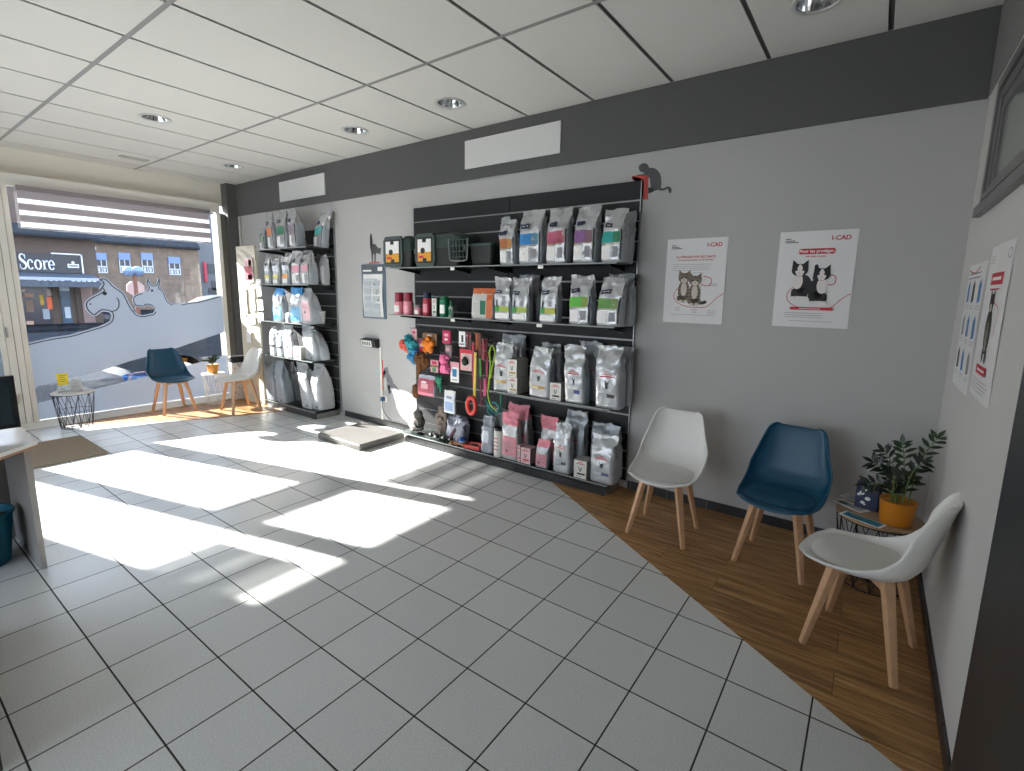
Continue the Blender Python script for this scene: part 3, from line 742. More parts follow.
# end of a second counter at the bottom-left corner
t = thing('counter_end', 'dark end panel of a counter at the bottom left corner', 'counter', (-2.56, -3.60, 0))
o = MB(); o.use(mat('dark_grey_counter', '#4c4845', .5)).box(-.9, .04, -.3, .078, 0, .26); o.build('end_panel', t, smooth=0)
o = MB(); o.use(EDGE).box(-.9, .041, -.3, .079, .2605, .275); o.build('top_edge', t, smooth=0)

# ================================================================== FLOOR SCALE WITH DISPLAY AND POST
t = thing('weighing_platform', 'low grey floor scale platform in the sun by the wall', 'scale', (-4.70, -.475, 0))
GP = mat('grey_scale_side', '#5f5c58', .5, var=.05); TOPM = mat('worn_steel_top', '#625f5c', .5, .0, var=.25, scale=6)
o = MB(); o.use(GP).rbox(-.36, .36, -.29, .29, .004, .058, .012); o.build('platform', t)
o = MB(); o.use(TOPM).rbox(-.345, .345, -.275, .275, .0585, .0625, .012); o.build('tread_plate', t)
o = MB(); o.use(BLACK)
for sx in (-.32, .32):
    for sy in (-.25, .25): o.lathe([(.02, .0005), (.02, .0038)], 14, c=(sx, sy, 0))
o.build('foot', t)
a = by(371, 343, -.02)
t = thing('scale_display', 'small black and white scale display box on the grey wall', 'scale display', (a.x, -.0005, a.z))
o = MB(); o.use(BLACK).prism([(-.0, -.055), (-.06, -.045), (-.075, .04), (-.0, .055)], -.13, .13, 'x'); o.build('housing', t, smooth=0)
o = MB(); o.use(mat('display_white', '#d5d8d3', .3)).prism([(-.0615, -.04), (-.0755, .032), (-.0765, .032), (-.0625, -.04)], -.118, .07, 'x'); o.build('display', t, smooth=0)
o = MB(); o.use(INK)
for k in range(5): o.prism([(-.0645, -.024), (-.0732, .018), (-.0745, .018), (-.0658, -.024)], -.10+k*.032, -.10+k*.032+.018, 'x')
o.build('digits', t, smooth=0)
a = by(381.5, 348); b_ = by(383, 429)
t = thing('cable_cover', 'white vertical cable duct with an orange strip, below the scale display', 'cable duct', (-4.925, -.0005, 0))
o = MB(); o.use(WHITE).rbox(-.014, .014, -.014, 0, .072, .93, .004); o.build('duct', t)
o = MB(); o.use(mat('orange_strip', '#cf5a2e', .5)).box(.0145, .026, -.006, 0, .42, .78); o.build('orange_strip', t, smooth=0)
t = thing('wall_socket', 'white wall socket with a blue plug beside the cable duct', 'socket', (-4.872, -.0005, .33))
o = MB(); o.use(WHITE).rbox(-.032, .04, -.01, 0, -.04, .04, .006); o.build('plate', t)
o = MB(); o.use(mat('blue_plug', '#1a4e7a', .4)).rbox(-.035, .01, -.05, -.0105, -.025, .02, .008); o.build('plug', t)
o = MB(); o.use(BLACK).tube(smooth_pts([(-.005, -.04, -.024), (.0, -.045, -.1), (.05, -.03, -.19), (.13, -.02, -.245)], 6), .004, 6); o.build('cable', t)

# ================================================================== STICKERS, PLANNER, POSTERS
STK = mat('charcoal_sticker', '#4d4d4f', .6); STR = mat('red_sticker', '#c0473c', .6)
def decal(name, label, cat, polys, Y=-.0006):
    # flat wall stickers, outline taken on the wall plane
    P0 = by(*polys[0][1][0], 0); t = thing(name, label, cat, (P0.x, Y, P0.z))
    groups = {}
    for nm, pl, mt in polys: groups.setdefault((nm, mt.name), []).append((pl, mt))
    for (nm, _), L in groups.items():
        o = MB()
        for pl, mt in L:
            q = [by(x, y, 0) for x, y in pl]; q = [(v.x-P0.x, v.z-P0.z) for v in q]
            o.use(mt).prism(q, -.0012 if mt is STR else -.0006, 0, 'y')
        o.build(nm, t, smooth=0)
z6 = lambda L: [(560+x/6.43, 100+y/6.43) for x, y in L]
decal('wall_sticker', 'dark sitting monkey sticker with red bracket at the shelving corner', 'wall sticker', [
    ('silhouette', z6([(508, 446), (506, 430), (516, 416), (532, 407), (548, 406), (562, 412), (570, 426), (574, 436), (600, 436), (624, 448), (642, 470), (651, 500), (652, 535), (649, 560), (640, 576), (600, 586), (585, 580), (584, 540), (578, 505), (560, 490), (548, 478), (532, 464), (518, 462)]), STK),
    ('tail', z6([(640, 566), (668, 568), (690, 556), (708, 558), (718, 572), (716, 592), (708, 600), (701, 594), (707, 582), (702, 571), (690, 570), (672, 582), (640, 584)]), STK),
    ('arm', z6([(545, 474), (556, 490), (530, 491), (487, 491), (484, 486), (506, 481)]), STK),
    ('foot', z6([(600, 572), (600, 590), (578, 600), (567, 600), (569, 590), (585, 580), (566, 572), (568, 562), (590, 562)]), STK),
    ('bracket', z6([(463, 488), (570, 486), (566, 640), (536, 642), (540, 512), (466, 516)]), STR)])
z7 = lambda L: [(350+x/7.34, 225+y/7.34) for x, y in L]
decal('wall_sticker', 'grey arched cat sticker on a red line above the wall planner', 'wall sticker', [
    ('silhouette', z7([(160, 275), (158, 210), (148, 165), (145, 90), (150, 62), (160, 66), (162, 85), (156, 95), (157, 138), (168, 142), (185, 140), (200, 160), (212, 172), (228, 164), (228, 190), (222, 216), (205, 208), (192, 205), (188, 275), (180, 275), (180, 215), (170, 215), (167, 275)]), STK),
    ('red_line', z7([(138, 275), (218, 271), (220, 280), (140, 284)]), STR)])
z8 = lambda L: [(200+x/3.413, 300+y/3.413) for x, y in L]
decal('wall_sticker', 'grey stretching cat sticker low on the wall beside the orange strip', 'wall sticker', [
    ('silhouette', z8([(630, 232), (640, 228), (645, 250), (655, 268), (662, 285), (675, 300), (690, 322), (672, 306), (660, 300), (652, 318), (644, 322), (650, 300), (640, 285), (634, 262), (628, 268), (622, 260), (634, 250)]), mat('pale_grey_sticker', '#76767b', .6))])

class Sheet:
    # a sheet of paper with printing, folded in four; built flat facing -y
    def __init__(s, W, H, sheetm=PAPER, fold=.012):
        s.W, s.H, s.fold = W, H, fold; s.mb = MB(); s.lay = s.mb.bm.verts.layers.float.new('lift'); s.k = 0
        s.add(sheetm, [(-W/2, -H/2), (W/2, -H/2), (W/2, H/2), (-W/2, H/2)])
    def add(s, mt, poly):
        s.mb.use(mt); vs = [s.mb.bm.verts.new((p[0], 0, p[1])) for p in poly]
        for v in vs: v[s.lay] = s.k
        f = s.mb.face(vs)
        if f and len(vs) > 4: bmesh.ops.triangulate(s.mb.bm, faces=[f])
    def layer(s): s.k += 1; return s
    def txt(s, mt, t, size, x, z, align='CENTER', bold=0.0):
        for pl in text_polys(t, size, x, z, align, bold): s.add(mt, pl)
    def lines(s, mt, x0, x1, z, n, dz, th=.0022, rag=.25):
        for k in range(n): s.add(mt, [(x0, z-k*dz), (x1-(x1-x0)*random.random()*rag, z-k*dz), (x1-(x1-x0)*.02, z-k*dz+th), (x0, z-k*dz+th)])
    def stroke(s, mt, pts, w):
        for q in stroke([(p[0], p[1]) for p in smooth_pts(pts, 5)], w): s.add(mt, [(v.x, v.y) for v in q])
    def build(s, name, label, cat, loc, rz=0, group=None):
        bm = s.mb.bm
        for pn in ((1, 0, 0), (0, 0, 1)):
            bmesh.ops.bisect_plane(bm, geom=bm.verts[:]+bm.edges[:]+bm.faces[:], plane_co=(0, 0, 0), plane_no=pn)
        for v in bm.verts:
            h = s.fold*(.6*max(0, 1-abs(2*v.co.x/s.W))+.4*max(0, 1-abs(2*v.co.z/s.H)))
            v.co.y = -(.0006+h+v[s.lay]*.0005)
        me = bpy.data.meshes.new(name)
        for f in bm.faces: f.normal_update(); 
        for f in bm.faces:
            if f.normal.y > 0: f.normal_flip()
        bm.to_mesh(me); bm.free()
        for mt in s.mb.mats: me.materials.append(mt)
        o = bpy.data.objects.new(name, me); C.objects.link(o); o.location = loc; o.rotation_euler = (0, 0, rz)
        return tag(o, label, cat, group)
def cat_head(S, cx, cz, r, base, dark, pale, bw=False):
    S.layer(); S.add(base, ell(cx, cz, r, r*.85)); 
    for sg in (-1, 1): S.add(base, [(cx+sg*r*.92, cz+r*1.35), (cx+sg*r*.98, cz+r*.1), (cx+sg*r*.25, cz+r*.75)])
    S.layer()
    if bw:
        S.add(pale, [(cx-.1*r, cz+.75*r), (cx+.1*r, cz+.75*r), (cx+.55*r, cz-.25*r), (cx+.3*r, cz-.8*r), (cx-.3*r, cz-.8*r), (cx-.55*r, cz-.25*r)])
    else:
        S.add(pale, ell(cx, cz-.4*r, r*.55, r*.4, 12))
        for q in (-.4, 0, .4): S.add(dark, [(cx+q*r-.07*r, cz+.75*r), (cx+q*r+.07*r, cz+.75*r), (cx+q*r*.6, cz+.25*r)])
    S.layer()
    for sg in (-1, 1): S.add(INK, ell(cx+sg*r*.38, cz+r*.05, r*.14, r*.15, 10))
    S.add(dark, [(cx-.12*r, cz-.28*r), (cx+.12*r, cz-.28*r), (cx, cz-.45*r)])
TAB = mat('tabby_brown', '#7d6f60', .6, var=.3, scale=60); TABD = mat('tabby_dark', '#3a332d', .6); TABL = mat('tabby_pale', '#cfc5b8', .6); PINK = mat('pink_print', '#d89aa0', .6)
GREYP = mat('poster_paper', '#e3e2e1', .55, var=.02)
def poster_common(S, W, H):
    S.layer()
    for k, (w, dz) in enumerate(((.03, 0), (.055, .012), (.075, .022))): S.add(INK, [(-W*.42, H*.42-dz), (-W*.42+w, H*.42-dz), (-W*.42+w, H*.42-dz+.005), (-W*.42, H*.42-dz+.005)])
    S.txt(RED, 'I-CAD', .038, W*.42, H*.40, 'RIGHT', .001)
    S.stroke(RED, [(-.02+W*.2, H*.06), (W*.28, H*.03), (W*.26, -H*.05), (W*.12, -H*.04)], .005)
    S.stroke(RED, [(-W*.16, -H*.02), (-W*.31, -H*.12), (-W*.31, -H*.22), (-W*.16, -H*.29), (W*.1, -H*.31), (W*.25, -H*.29), (W*.38, -H*.20), (W*.49, -H*.14)], .0042)
PW, PH = .42, .60
S = Sheet(PW, PH, GREYP); poster_common(S, PW, PH)
S.txt(RED, 'LA STÉRILISATION DES CHATS,', .020, .0, .165, 'CENTER', .0006); S.txt(RED, 'un acte de protection et de bien-être', .0165, .0, .145, 'CENTER', .0004)
S.lines(INKG, -.16, .12, .118, 4, .0135); S.lines(INKG, -.06, .08, .058, 1, .01)
S.layer(); S.add(TABD, ell(.058, -.152, .034, .012, 14)); S.add(TABD, ell(.085, -.146, .014, .012, 10))
for cx, hz in ((-.068, .038), (.012, .018)):
    S.layer(); S.add(TAB, ell(cx, hz-.105, .042, .075)); S.add(TAB, ell(cx, hz-.16, .048, .03))
    S.layer(); S.add(TABL, ell(cx, hz-.095, .022, .05, 14)); [S.add(TABD, [(cx+sg*.022, hz-.07-k*.024), (cx+sg*.041, hz-.078-k*.024), (cx+sg*.022, hz-.081-k*.024)]) for sg in (-1, 1) for k in range(4)]
    S.layer(); [S.add(TABL, ell(cx+sg*.018, hz-.182, .014, .011, 10)) for sg in (-1, 1)]
    cat_head(S, cx, hz-.015, .043, TAB, TABD, TABL)
S.layer()
S.lines(INK, .10, .17, -.02, 2, .012); S.lines(INKG, -.12, -.085, -.19, 3, .011); S.lines(INKG, .0, .04, -.20, 3, .011); S.lines(INKG, .11, .17, -.205, 3, .011); S.lines(INKG, -.16, .17, -.24, 1, .01)
a = by(695.75, 280.7); S.build('poster', 'white poster of two tabby kittens, left one on the grey wall', 'poster', (-1.44, -.0005, 1.673), 0, 'kitten posters')
S = Sheet(PW, PH, GREYP); poster_common(S, PW, PH)
S.add(RED, [(-.095, .165), (-.09, .158), (.095, .158), (.102, .165), (.102, .185), (.095, .192), (-.09, .192), (-.095, .185)])
S.layer(); S.txt(PAPER, 'Pour les protéger,', .026, .004, .168, 'CENTER', .0008); S.txt(RED, 'une seule solution', .015, .0, .140, 'CENTER', .0004)
BK = mat('kitten_black', '#1f1e20', .6); WT = mat('kitten_white', '#e6dfdc', .6)
S.layer(); S.add(BK, [(-.004, .0), (.002, .09), (.014, .095), (.022, .085), (.026, .0)])
for cx, hz, w, bdx in ((-.078, .06, 1, .022), (.045, .032, .95, -.022)):
    S.layer(); S.add(BK, ell(cx+bdx, hz-.09, .05, .062)); S.add(BK, ell(cx+bdx*.6, hz-.135, .052, .03))
    S.layer(); S.add(WT, ell(cx-bdx*.35, hz-.07, .030, .05, 14))
    for sg in (-1, 1): S.add(BK, ell(cx+sg*.032+bdx*.4, hz-.15, .016, .028, 10))
    S.layer()
    for sg in (-1, 1): S.add(WT, ell(cx+sg*.032+bdx*.4, hz-.174, .018, .009, 10))
    cat_head(S, cx, hz, .047*w, BK, PINK, WT, True)
S.layer(); S.add(RED, [(-.11, -.19), (.12, -.19), (.125, -.182), (.12, -.172), (-.11, -.172), (-.115, -.182)])
S.layer(); S.lines(PAPER, -.06, .06, -.184, 1, .01, .004, .05)
S.lines(INKG, -.14, .09, -.212, 2, .014, .003); S.lines(INKG, -.14, .08, -.238, 1, .012); S.lines(INKG, -.11, .14, -.262, 1, .012)
S.build('poster', 'white poster of two black and white kittens, right one on the grey wall', 'poster', (-.702, -.0005, 1.683), 0, 'kitten posters')
# right wall posters
S = Sheet(.50, .585, GREYP, .004)
BLU = mat('blue_print', '#3f78b0', .55); S.layer()
S.txt(RED, 'i', .05, .20, .19)
for k in range(9):
    c = random.choice([BLU, BLU, INK, INKG]); x = -.16+.16*(k % 3); z = .16-.16*(k//3)
    S.add(c, [(x-.03, z-.05), (x+.035, z-.04), (x+.03, z+.03), (x+.0, z+.06), (x-.035, z+.03)]); S.lines(INKG, x-.05, x+.06, z-.062, 2, .012)
S.lines(INKG, -.22, .18, .245, 2, .02, .006)
S.stroke(RED, [(-.24, .27), (-.05, .25), (.1, .275)], .006)
S.build('poster', 'narrow looking poster of small blue pictures on the right wall, left of the pair', 'poster', (-.0005, -.545, 1.447), -PI/2, 'right wall posters')
S = Sheet(.44, .595, GREYP, .006); S.layer()
S.add(RED, ell(.0, .165, .12, .0, 4) and [(-.11, .145), (.12, .145), (.12, .19), (-.11, .19)]); S.lines(INKG, -.2, -.1, .255, 3, .012); S.stroke(INKG, [(.13, .25), (.16, .27), (.19, .25), (.16, .235), (.13, .25)], .004)
S.layer(); S.lines(PAPER, -.08, .09, .162, 1, .01, .012, .05); S.lines(RED, -.1, .11, .125, 1, .012, .006)
S.add(TABD, ell(.0, -.03, .06, .09)); S.add(TABL, ell(.0, -.05, .03, .06, 14)); [S.add(TABD, ell(sg*.03, -.125, .02, .03, 10)) for sg in (-1, 1)]
cat_head(S, .0, .075, .042, TABD, BK, TABL)
S.layer(); S.stroke(RED, [(.05, .08), (.14, .05), (.12, -.04)], .004)
S.add(RED, [(-.11, -.20), (.10, -.20), (.10, -.165), (-.11, -.165)]); S.layer(); S.lines(PAPER, -.08, .08, -.187, 1, .01, .008, .05); S.lines(INKG, -.17, .17, -.225, 4, .014)
S.build('poster', 'white poster with a grey cat between red banners on the right wall', 'poster', (-.0005, -1.075, 1.487), -PI/2, 'right wall posters')
# wall planner
t = thing('wall_planner', 'tall blue grey framed wall planner with a curled sheet on the grey wall', 'planner', (-5.015, -.0005, 1.557))
o = MB(); o.use(mat('blue_grey_frame', '#5c6b7a', .45)).box(-.205, .205, -.012, 0, -.305, .305); o.build('backing', t, smooth=0)
o = MB(); o.use(mat('slate_header', '#4c535b', .5)).box(-.19, .19, -.0165, -.0125, .205, .295)
o.use(PAPER).box(-.17, -.02, -.0175, -.0167, .225, .245).box(.09, .17, -.0175, -.0167, .23, .275); o.build('header', t, smooth=0)
o = MB(); o.use(PAPER)
o.grid(lambda u, v: Vector((-.17+.34*u, -.016-.02*math.sin(PI*v)**2*.6, -.285+.48*v)), 8, 12); o.build('sheet', t)
o = MB(); o.use(LGREY)
for r_ in range(5):
    for c_ in range(2):
        x, z = -.14+.15*c_, .11-r_*.085; o.box(x, x+.12, -.034, -.0325, z-.05, z+.012)
o.use(mat('pale_blue_print', '#9fb4cf', .6))
for r_ in range(10): o.box(-.14, -.14+random.uniform(.1, .27), -.0352, -.0342, .13-r_*.042, .136-r_*.042)
o.use(INK)
for (x, z) in ((.04, .07), (.09, .0), (.1, -.10), (.07, -.03)): o.box(x, x+.015, -.0364, -.0354, z, z+.018)
o.build('print', t, smooth=0)
# ================================================================== SLATWALL SHELVING
SLAT = mat('charcoal_slat_board', '#222224', .7, var=.04); INS = mat('slot_insert', '#9d9d9e', .4, .4); SHELFD = mat('dark_shelf', '#2c2d2f', .3)
SHG = glass_mat('shelf_glass', (.82, .9, .87), tr=.88, dcol='#7f918d'); SEDGE = mat('shelf_front_edge', '#868b89', .35)
def slat_panel(t, x0, x1, z0, z1, seam=None):
    o = MB(); o.use(SLAT).box(x0, x1, -.006, -.0005, z0, z1)
    k = 0; z = z0
    zz = [.02+.15*i for i in range(0, 18) if z0+.03 < .02+.15*i < z1-.03]
    lv = [z0]+zz+[z1]
    segs = [(x0, x1)] if seam is None else [(x0, seam-.004), (seam+.004, x1)]
    for a, b_ in zip(lv, lv[1:]):
        for (p, q) in segs: o.use(SLAT).box(p, q, -.022, -.0061, a+(.007 if a != z0 else 0), b_-(.007 if b_ != z1 else 0))
    o.use(INS)
    for a in zz: o.box(x0, x1, -.0085, -.0061, a-.007, a+.007); o.box(x0, x1, -.021, -.0085, a-.0068, a-.0045)
    o.build('slat_panel', t, smooth=0)
def shelf(t, x0, x1, z, glass, depth=.315, brk=(), th=.009):
    o = MB(); o.use(SHG if glass else SHELFD).box(x0, x1, -depth, -.0235, z-th, z)
    s_ = o.build('shelf', t, smooth=0)
    o = MB(); o.use(SEDGE).box(x0, x1, -depth-.003, -depth-.0002, z-th, z+.001); e = o.build('front_edge', s_, smooth=0)
    for x in brk:
        o = MB(); o.use(BLACK).prism([(-.0235, z-th-.050), (-.0235, z-th-.0005), (-depth+.03, z-th-.0005), (-depth+.03, z-th-.014), (-.09, z-th-.036)], x-.006, x+.006, 'x')
        o.use(BLACK).box(x-.02, x+.02, -.0275, -.0228, z-th-.06, z-th-.0005)
        o.build('bracket', s_, smooth=0)
SW = thing('slatwall_display', 'large charcoal slatwall shelving unit in the middle of the grey wall', 'shelving', (0, 0, 0))
slat_panel(SW, -4.32, -1.872, .10, 2.41, -3.09)
o = MB(); o.use(SLAT).box(-4.32, -1.872, -.018, -.0005, .0705, .099); o.build('base_board', SW, smooth=0)
o = MB(); o.use(STEEL).box(-1.8715, -1.866, -.024, -.0005, .07, 2.41).box(-4.3255, -4.3205, -.024, -.0005, .07, 2.41); o.build('edge_trim', SW, smooth=0)
S1, S2, S3, S4 = 1.800, 1.335, .712, .105
shelf(SW, -4.40, -1.90, S1, False, brk=(-4.25, -3.55, -3.12, -3.05, -1.97))
shelf(SW, -4.40, -1.90, S2, False, brk=(-4.25, -3.55, -3.12, -3.05, -1.97))
shelf(SW, -3.07, -1.90, S3, True, brk=(-3.03, -1.97))
shelf(SW, -4.29, -1.90, S4, True, brk=(-4.25, -3.55, -3.12, -3.05, -1.97), depth=.30)
o = MB(); o.use(WHITE)
for x, z in ((-3.5, S1), (-2.55, S1), (-3.5, S2), (-2.55, S2)): o.box(x-.025, x+.025, -.3225, -.3185, z-.035, z-.010)
o.build('price_tab', SW, smooth=0)
LR = thing('slatwall_display', 'narrow charcoal slatwall shelving in the far corner by the window', 'shelving', (0, 0, 0))
slat_panel(LR, -6.985, -5.715, .08, 2.30)
o = MB(); o.use(STEEL).box(-5.7145, -5.709, -.024, -.0005, .05, 2.49); o.build('edge_trim', LR, smooth=0)
def plinth(t, x0, x1, y0):
    o = MB(); o.use(GROUT).box(x0, x1, y0+.002, -.019, .0005, .066)
    n = max(1, round((x1-x0)/.3)); d = (x1-x0)/n
    for k in range(n): o.use(SKIRT).box(x0+k*d+.002, x0+(k+1)*d-.002, y0-.006, y0+.0019, .0005, .069)
    o.build('plinth', t, smooth=0)
plinth(SW, -4.24, -1.93, -.265)
plinth(LR, -6.90, -5.76, -.335)
T1, T2, T3, T4, T5 = 2.06, 1.625, 1.16, .715, .10
SHL = mat('pale_shelf', '#9fa1a0', .35)
for k, z in enumerate((T1, T2, T3, T4, T5)):
    shelf(LR, -6.93, -5.735, z, k >= 1, depth=.37, brk=(-6.85, -6.35, -5.79))
SIDE = mat('cream_side_panel', '#cfc7b4', .6, var=.03)
t = thing('display_board', 'cream upright display board with pinned brochures beside the far shelving', 'display board', (-7.245, -.32, 0))
o = MB(); o.use(SIDE).box(-.25, .25, -.012, .012, .012, 2.13); o.build('board', t, smooth=0)
o = MB(); o.use(SIDE).box(-.25, .25, -.03, .05, 0, .0115); o.build('foot', t, smooth=0)
PEACH = mat('peach_print', '#d98d6d', .6); PALEB = mat('pale_blue_card', '#9fb6cf', .6)
GBR = 'brochures on the cream display board'
def brochure(label, x0, x1, y0, y1, bands, Y=-.352, base=PAPER):
    a, b_ = by(x0, y0, Y), by(x1, y1, Y); w, h = (b_.x-a.x)/2, (a.z-b_.z)/2
    t = thing('brochure', label, 'brochure', ((a.x+b_.x)/2, Y, (a.z+b_.z)/2), 0, GBR)
    o = MB(); o.use(base).box(-w, w, 0, .004, -h, h); o.build('sheet', t, smooth=0)
    o = MB()
    for m_, u0, u1, v0, v1 in bands: o.use(m_).box(u0*w, u1*w, -.0008, -.0001, v0*h, v1*h)
    o.build('print', t, smooth=0)
    o = MB(); o.use(STEEL).tube([(-w*.9, -.004, -h-.004), (w*.9, -.004, -h-.004)], .0025, 6).tube([(-w*.6, -.004, -h-.004), (-w*.6, -.3355-Y-.0005, -h-.004)], .0025, 6).tube([(w*.6, -.004, -h-.004), (w*.6, -.3355-Y-.0005, -h-.004)], .0025, 6); o.build('wire_ledge', t)
brochure('tall red and pink brochure high on the cream board', 243.2, 253.5, 258, 282, [(mat('brochure_red', '#a8303f', .5), -.95, .9, -.9, .3), (mat('brochure_pink', '#e8b9bd', .5), -.9, .9, .35, .95), (PEACH, .1, .8, .2, .8), (PAPER, -.2, .8, -.8, -.4)])
brochure('large white brochure with peach and grey pictures at left edge of the board', 238.9, 247.8, 287, 318, [(LGREY, -.9, .2, .2, .9), (PEACH, .1, .8, -.3, .4), (PEACH, -.8, -.1, -.95, -.6)])
brochure('white text brochure under the red and pink one', 248.6, 255.4, 286, 311, [(LGREY, -.6, .6, .7, .8), (LGREY, -.6, .4, .2, .3), (LGREY, -.5, .6, -.3, -.2)])
brochure('white and blue card at the upper right of the board', 256, 261.4, 279, 296, [(PALEB, -.6, .6, -.3, .3)])
brochure('plain white leaflet right of the text brochure', 256.8, 263.2, 299.5, 310, [(LGREY, -.5, .4, .3, .4)])
brochure('white leaflet lowest at the right of the board', 257.5, 263.6, 312.5, 321.5, [(LGREY, -.5, .5, -.1, .1)])
brochure('short white leaflet under the text brochure', 246, 255.4, 314.5, 324, [(LGREY, -.7, .5, .1, .3)])
brochure('narrow white leaflet alone low on the board', 246, 251.2, 330, 343, [(LGREY, -.4, .4, .5, .6)])

# ================================================================== PET FOOD BAGS
FOIL = mat('silver_white_foil', '#bcbdbe', .24, .35, var=.1, bump=.5, bscale=14); FOILG = mat('grey_foil_side', '#aab0b8', .42, .08, var=.12, bump=.25, bscale=22)
FOILD = mat('dull_silver_foil', '#969a9d', .34, .35, var=.1, bump=.6, bscale=22); PAPW = mat('white_bag_paper', '#b2b4b7', .45, var=.06, bump=.5, bscale=18)
FOILP = mat('pink_foil', '#d77f8c', .4, .1, var=.06, bump=.25, bscale=25)
BC = {}
def bc(h):
    if h not in BC: BC[h] = mat('bag_colour_'+str(len(BC)+1), h, .42, var=.15, scale=30)
    return BC[h]
class Bag:
    def __init__(s, w, h, d, skew=0, lean=0, seed=0, crump=.006, tall_seal=.93):
        s.w, s.h, s.d, s.skew, s.lean, s.o, s.c, s.seal = w, h, d, skew, lean, Vector((seed*3.7, seed*1.3, seed*2.1)), crump, tall_seal
    T = [(0, .96, .92, 0), (.03, 1, 1, 0), (.35, 1, 1.02, 0), (.6, .99, .92, .0), (.75, 1.0, .66, .04), (.86, 1.05, .34, .08), (.93, 1.09, .09, .1), (1.0, 1.10, .03, .1)]
    def sec(s, v):
        a = interp(s.T, v); return s.w/2*a[0], s.d/2*a[1], s.d*a[2]*.6+s.lean*v*v
    def crumple(s, p, v):
        q = p+s.o; n = noise.noise_vector(q*15)+.5*noise.noise_vector(q*37)
        r = 1-abs(noise.noise(Vector((q.x*26, q.y*12, q.z*11)))*2.2)
        n.y -= .9*max(0, r-.35)
        return n*s.c*(.4+1.3*min(1, max(0, (v-.42)*2)))*(0 if v <= .03 else 1)
    def put(s, x, y, v):
        p = Vector((x+s.skew*v*v, y, v*s.h)); return p+s.crumple(p, v)
    def around(s, u, v):
        W, D, yc = s.sec(v); a = 2*PI*u; n = 5.0
        ca, sa = math.cos(a), math.sin(a); k = (abs(ca)**n+abs(sa)**n)**(-1/n)
        x, y = ca*k, sa*k
        gus = 1-.22*max(0, 1-abs(y)*1.2)*min(1, max(0, (v-.3)*2))*abs(x)
        return s.put(W*x*gus, yc+D*y, v)
    def front(s, u, v, off=.0016):
        W, D, yc = s.sec(v); n = 5.0
        p = s.put(W*u, yc-D*(1-min(.999, abs(u))**n)**(1/n), v); p.y -= off; return p
    def body(s, t, m_front, m_side, name='body', top=None, topv=.72):
        mb = MB(); mb.use(m_front); mb.use(m_side); ft = None
        if top: mb.use(top); ft = 2
        mb.mi = 0
        V = mb.grid(lambda u, v: s.around(u, v), 44, 30, cu=True); mb.face(V[0][::-1]); mb.face(V[-1])
        mb.bm.normal_update()
        for f in mb.bm.faces:
            c_ = f.calc_center_median(); W, D, yc = s.sec(c_.z/s.h)
            vv = c_.z/s.h
            if abs((c_.x-s.skew*vv*vv)/W) > .93 and vv < .9: f.material_index = 1
            elif ft and vv > topv: f.material_index = ft
        return mb.build(name, t, smooth=50)
    def patch(s, mb, m_, u0, u1, v0, v1, off=.0016):
        mb.use(m_); nu = max(2, int((u1-u0)*7)+1); nv = max(2, int((v1-v0)*18)+1)
        mb.grid(lambda a, b_: s.front(u0+(u1-u0)*a, v0+(v1-v0)*b_, off), nu, nv)
    def blob(s, mb, m_, pts, off=.0022):
        mb.use(m_); vs = [mb.bm.verts.new(s.front(u, v, off)) for u, v in pts]; f = mb.face(vs)
        if f: bmesh.ops.triangulate(mb.bm, faces=[f])
SEED = [0]
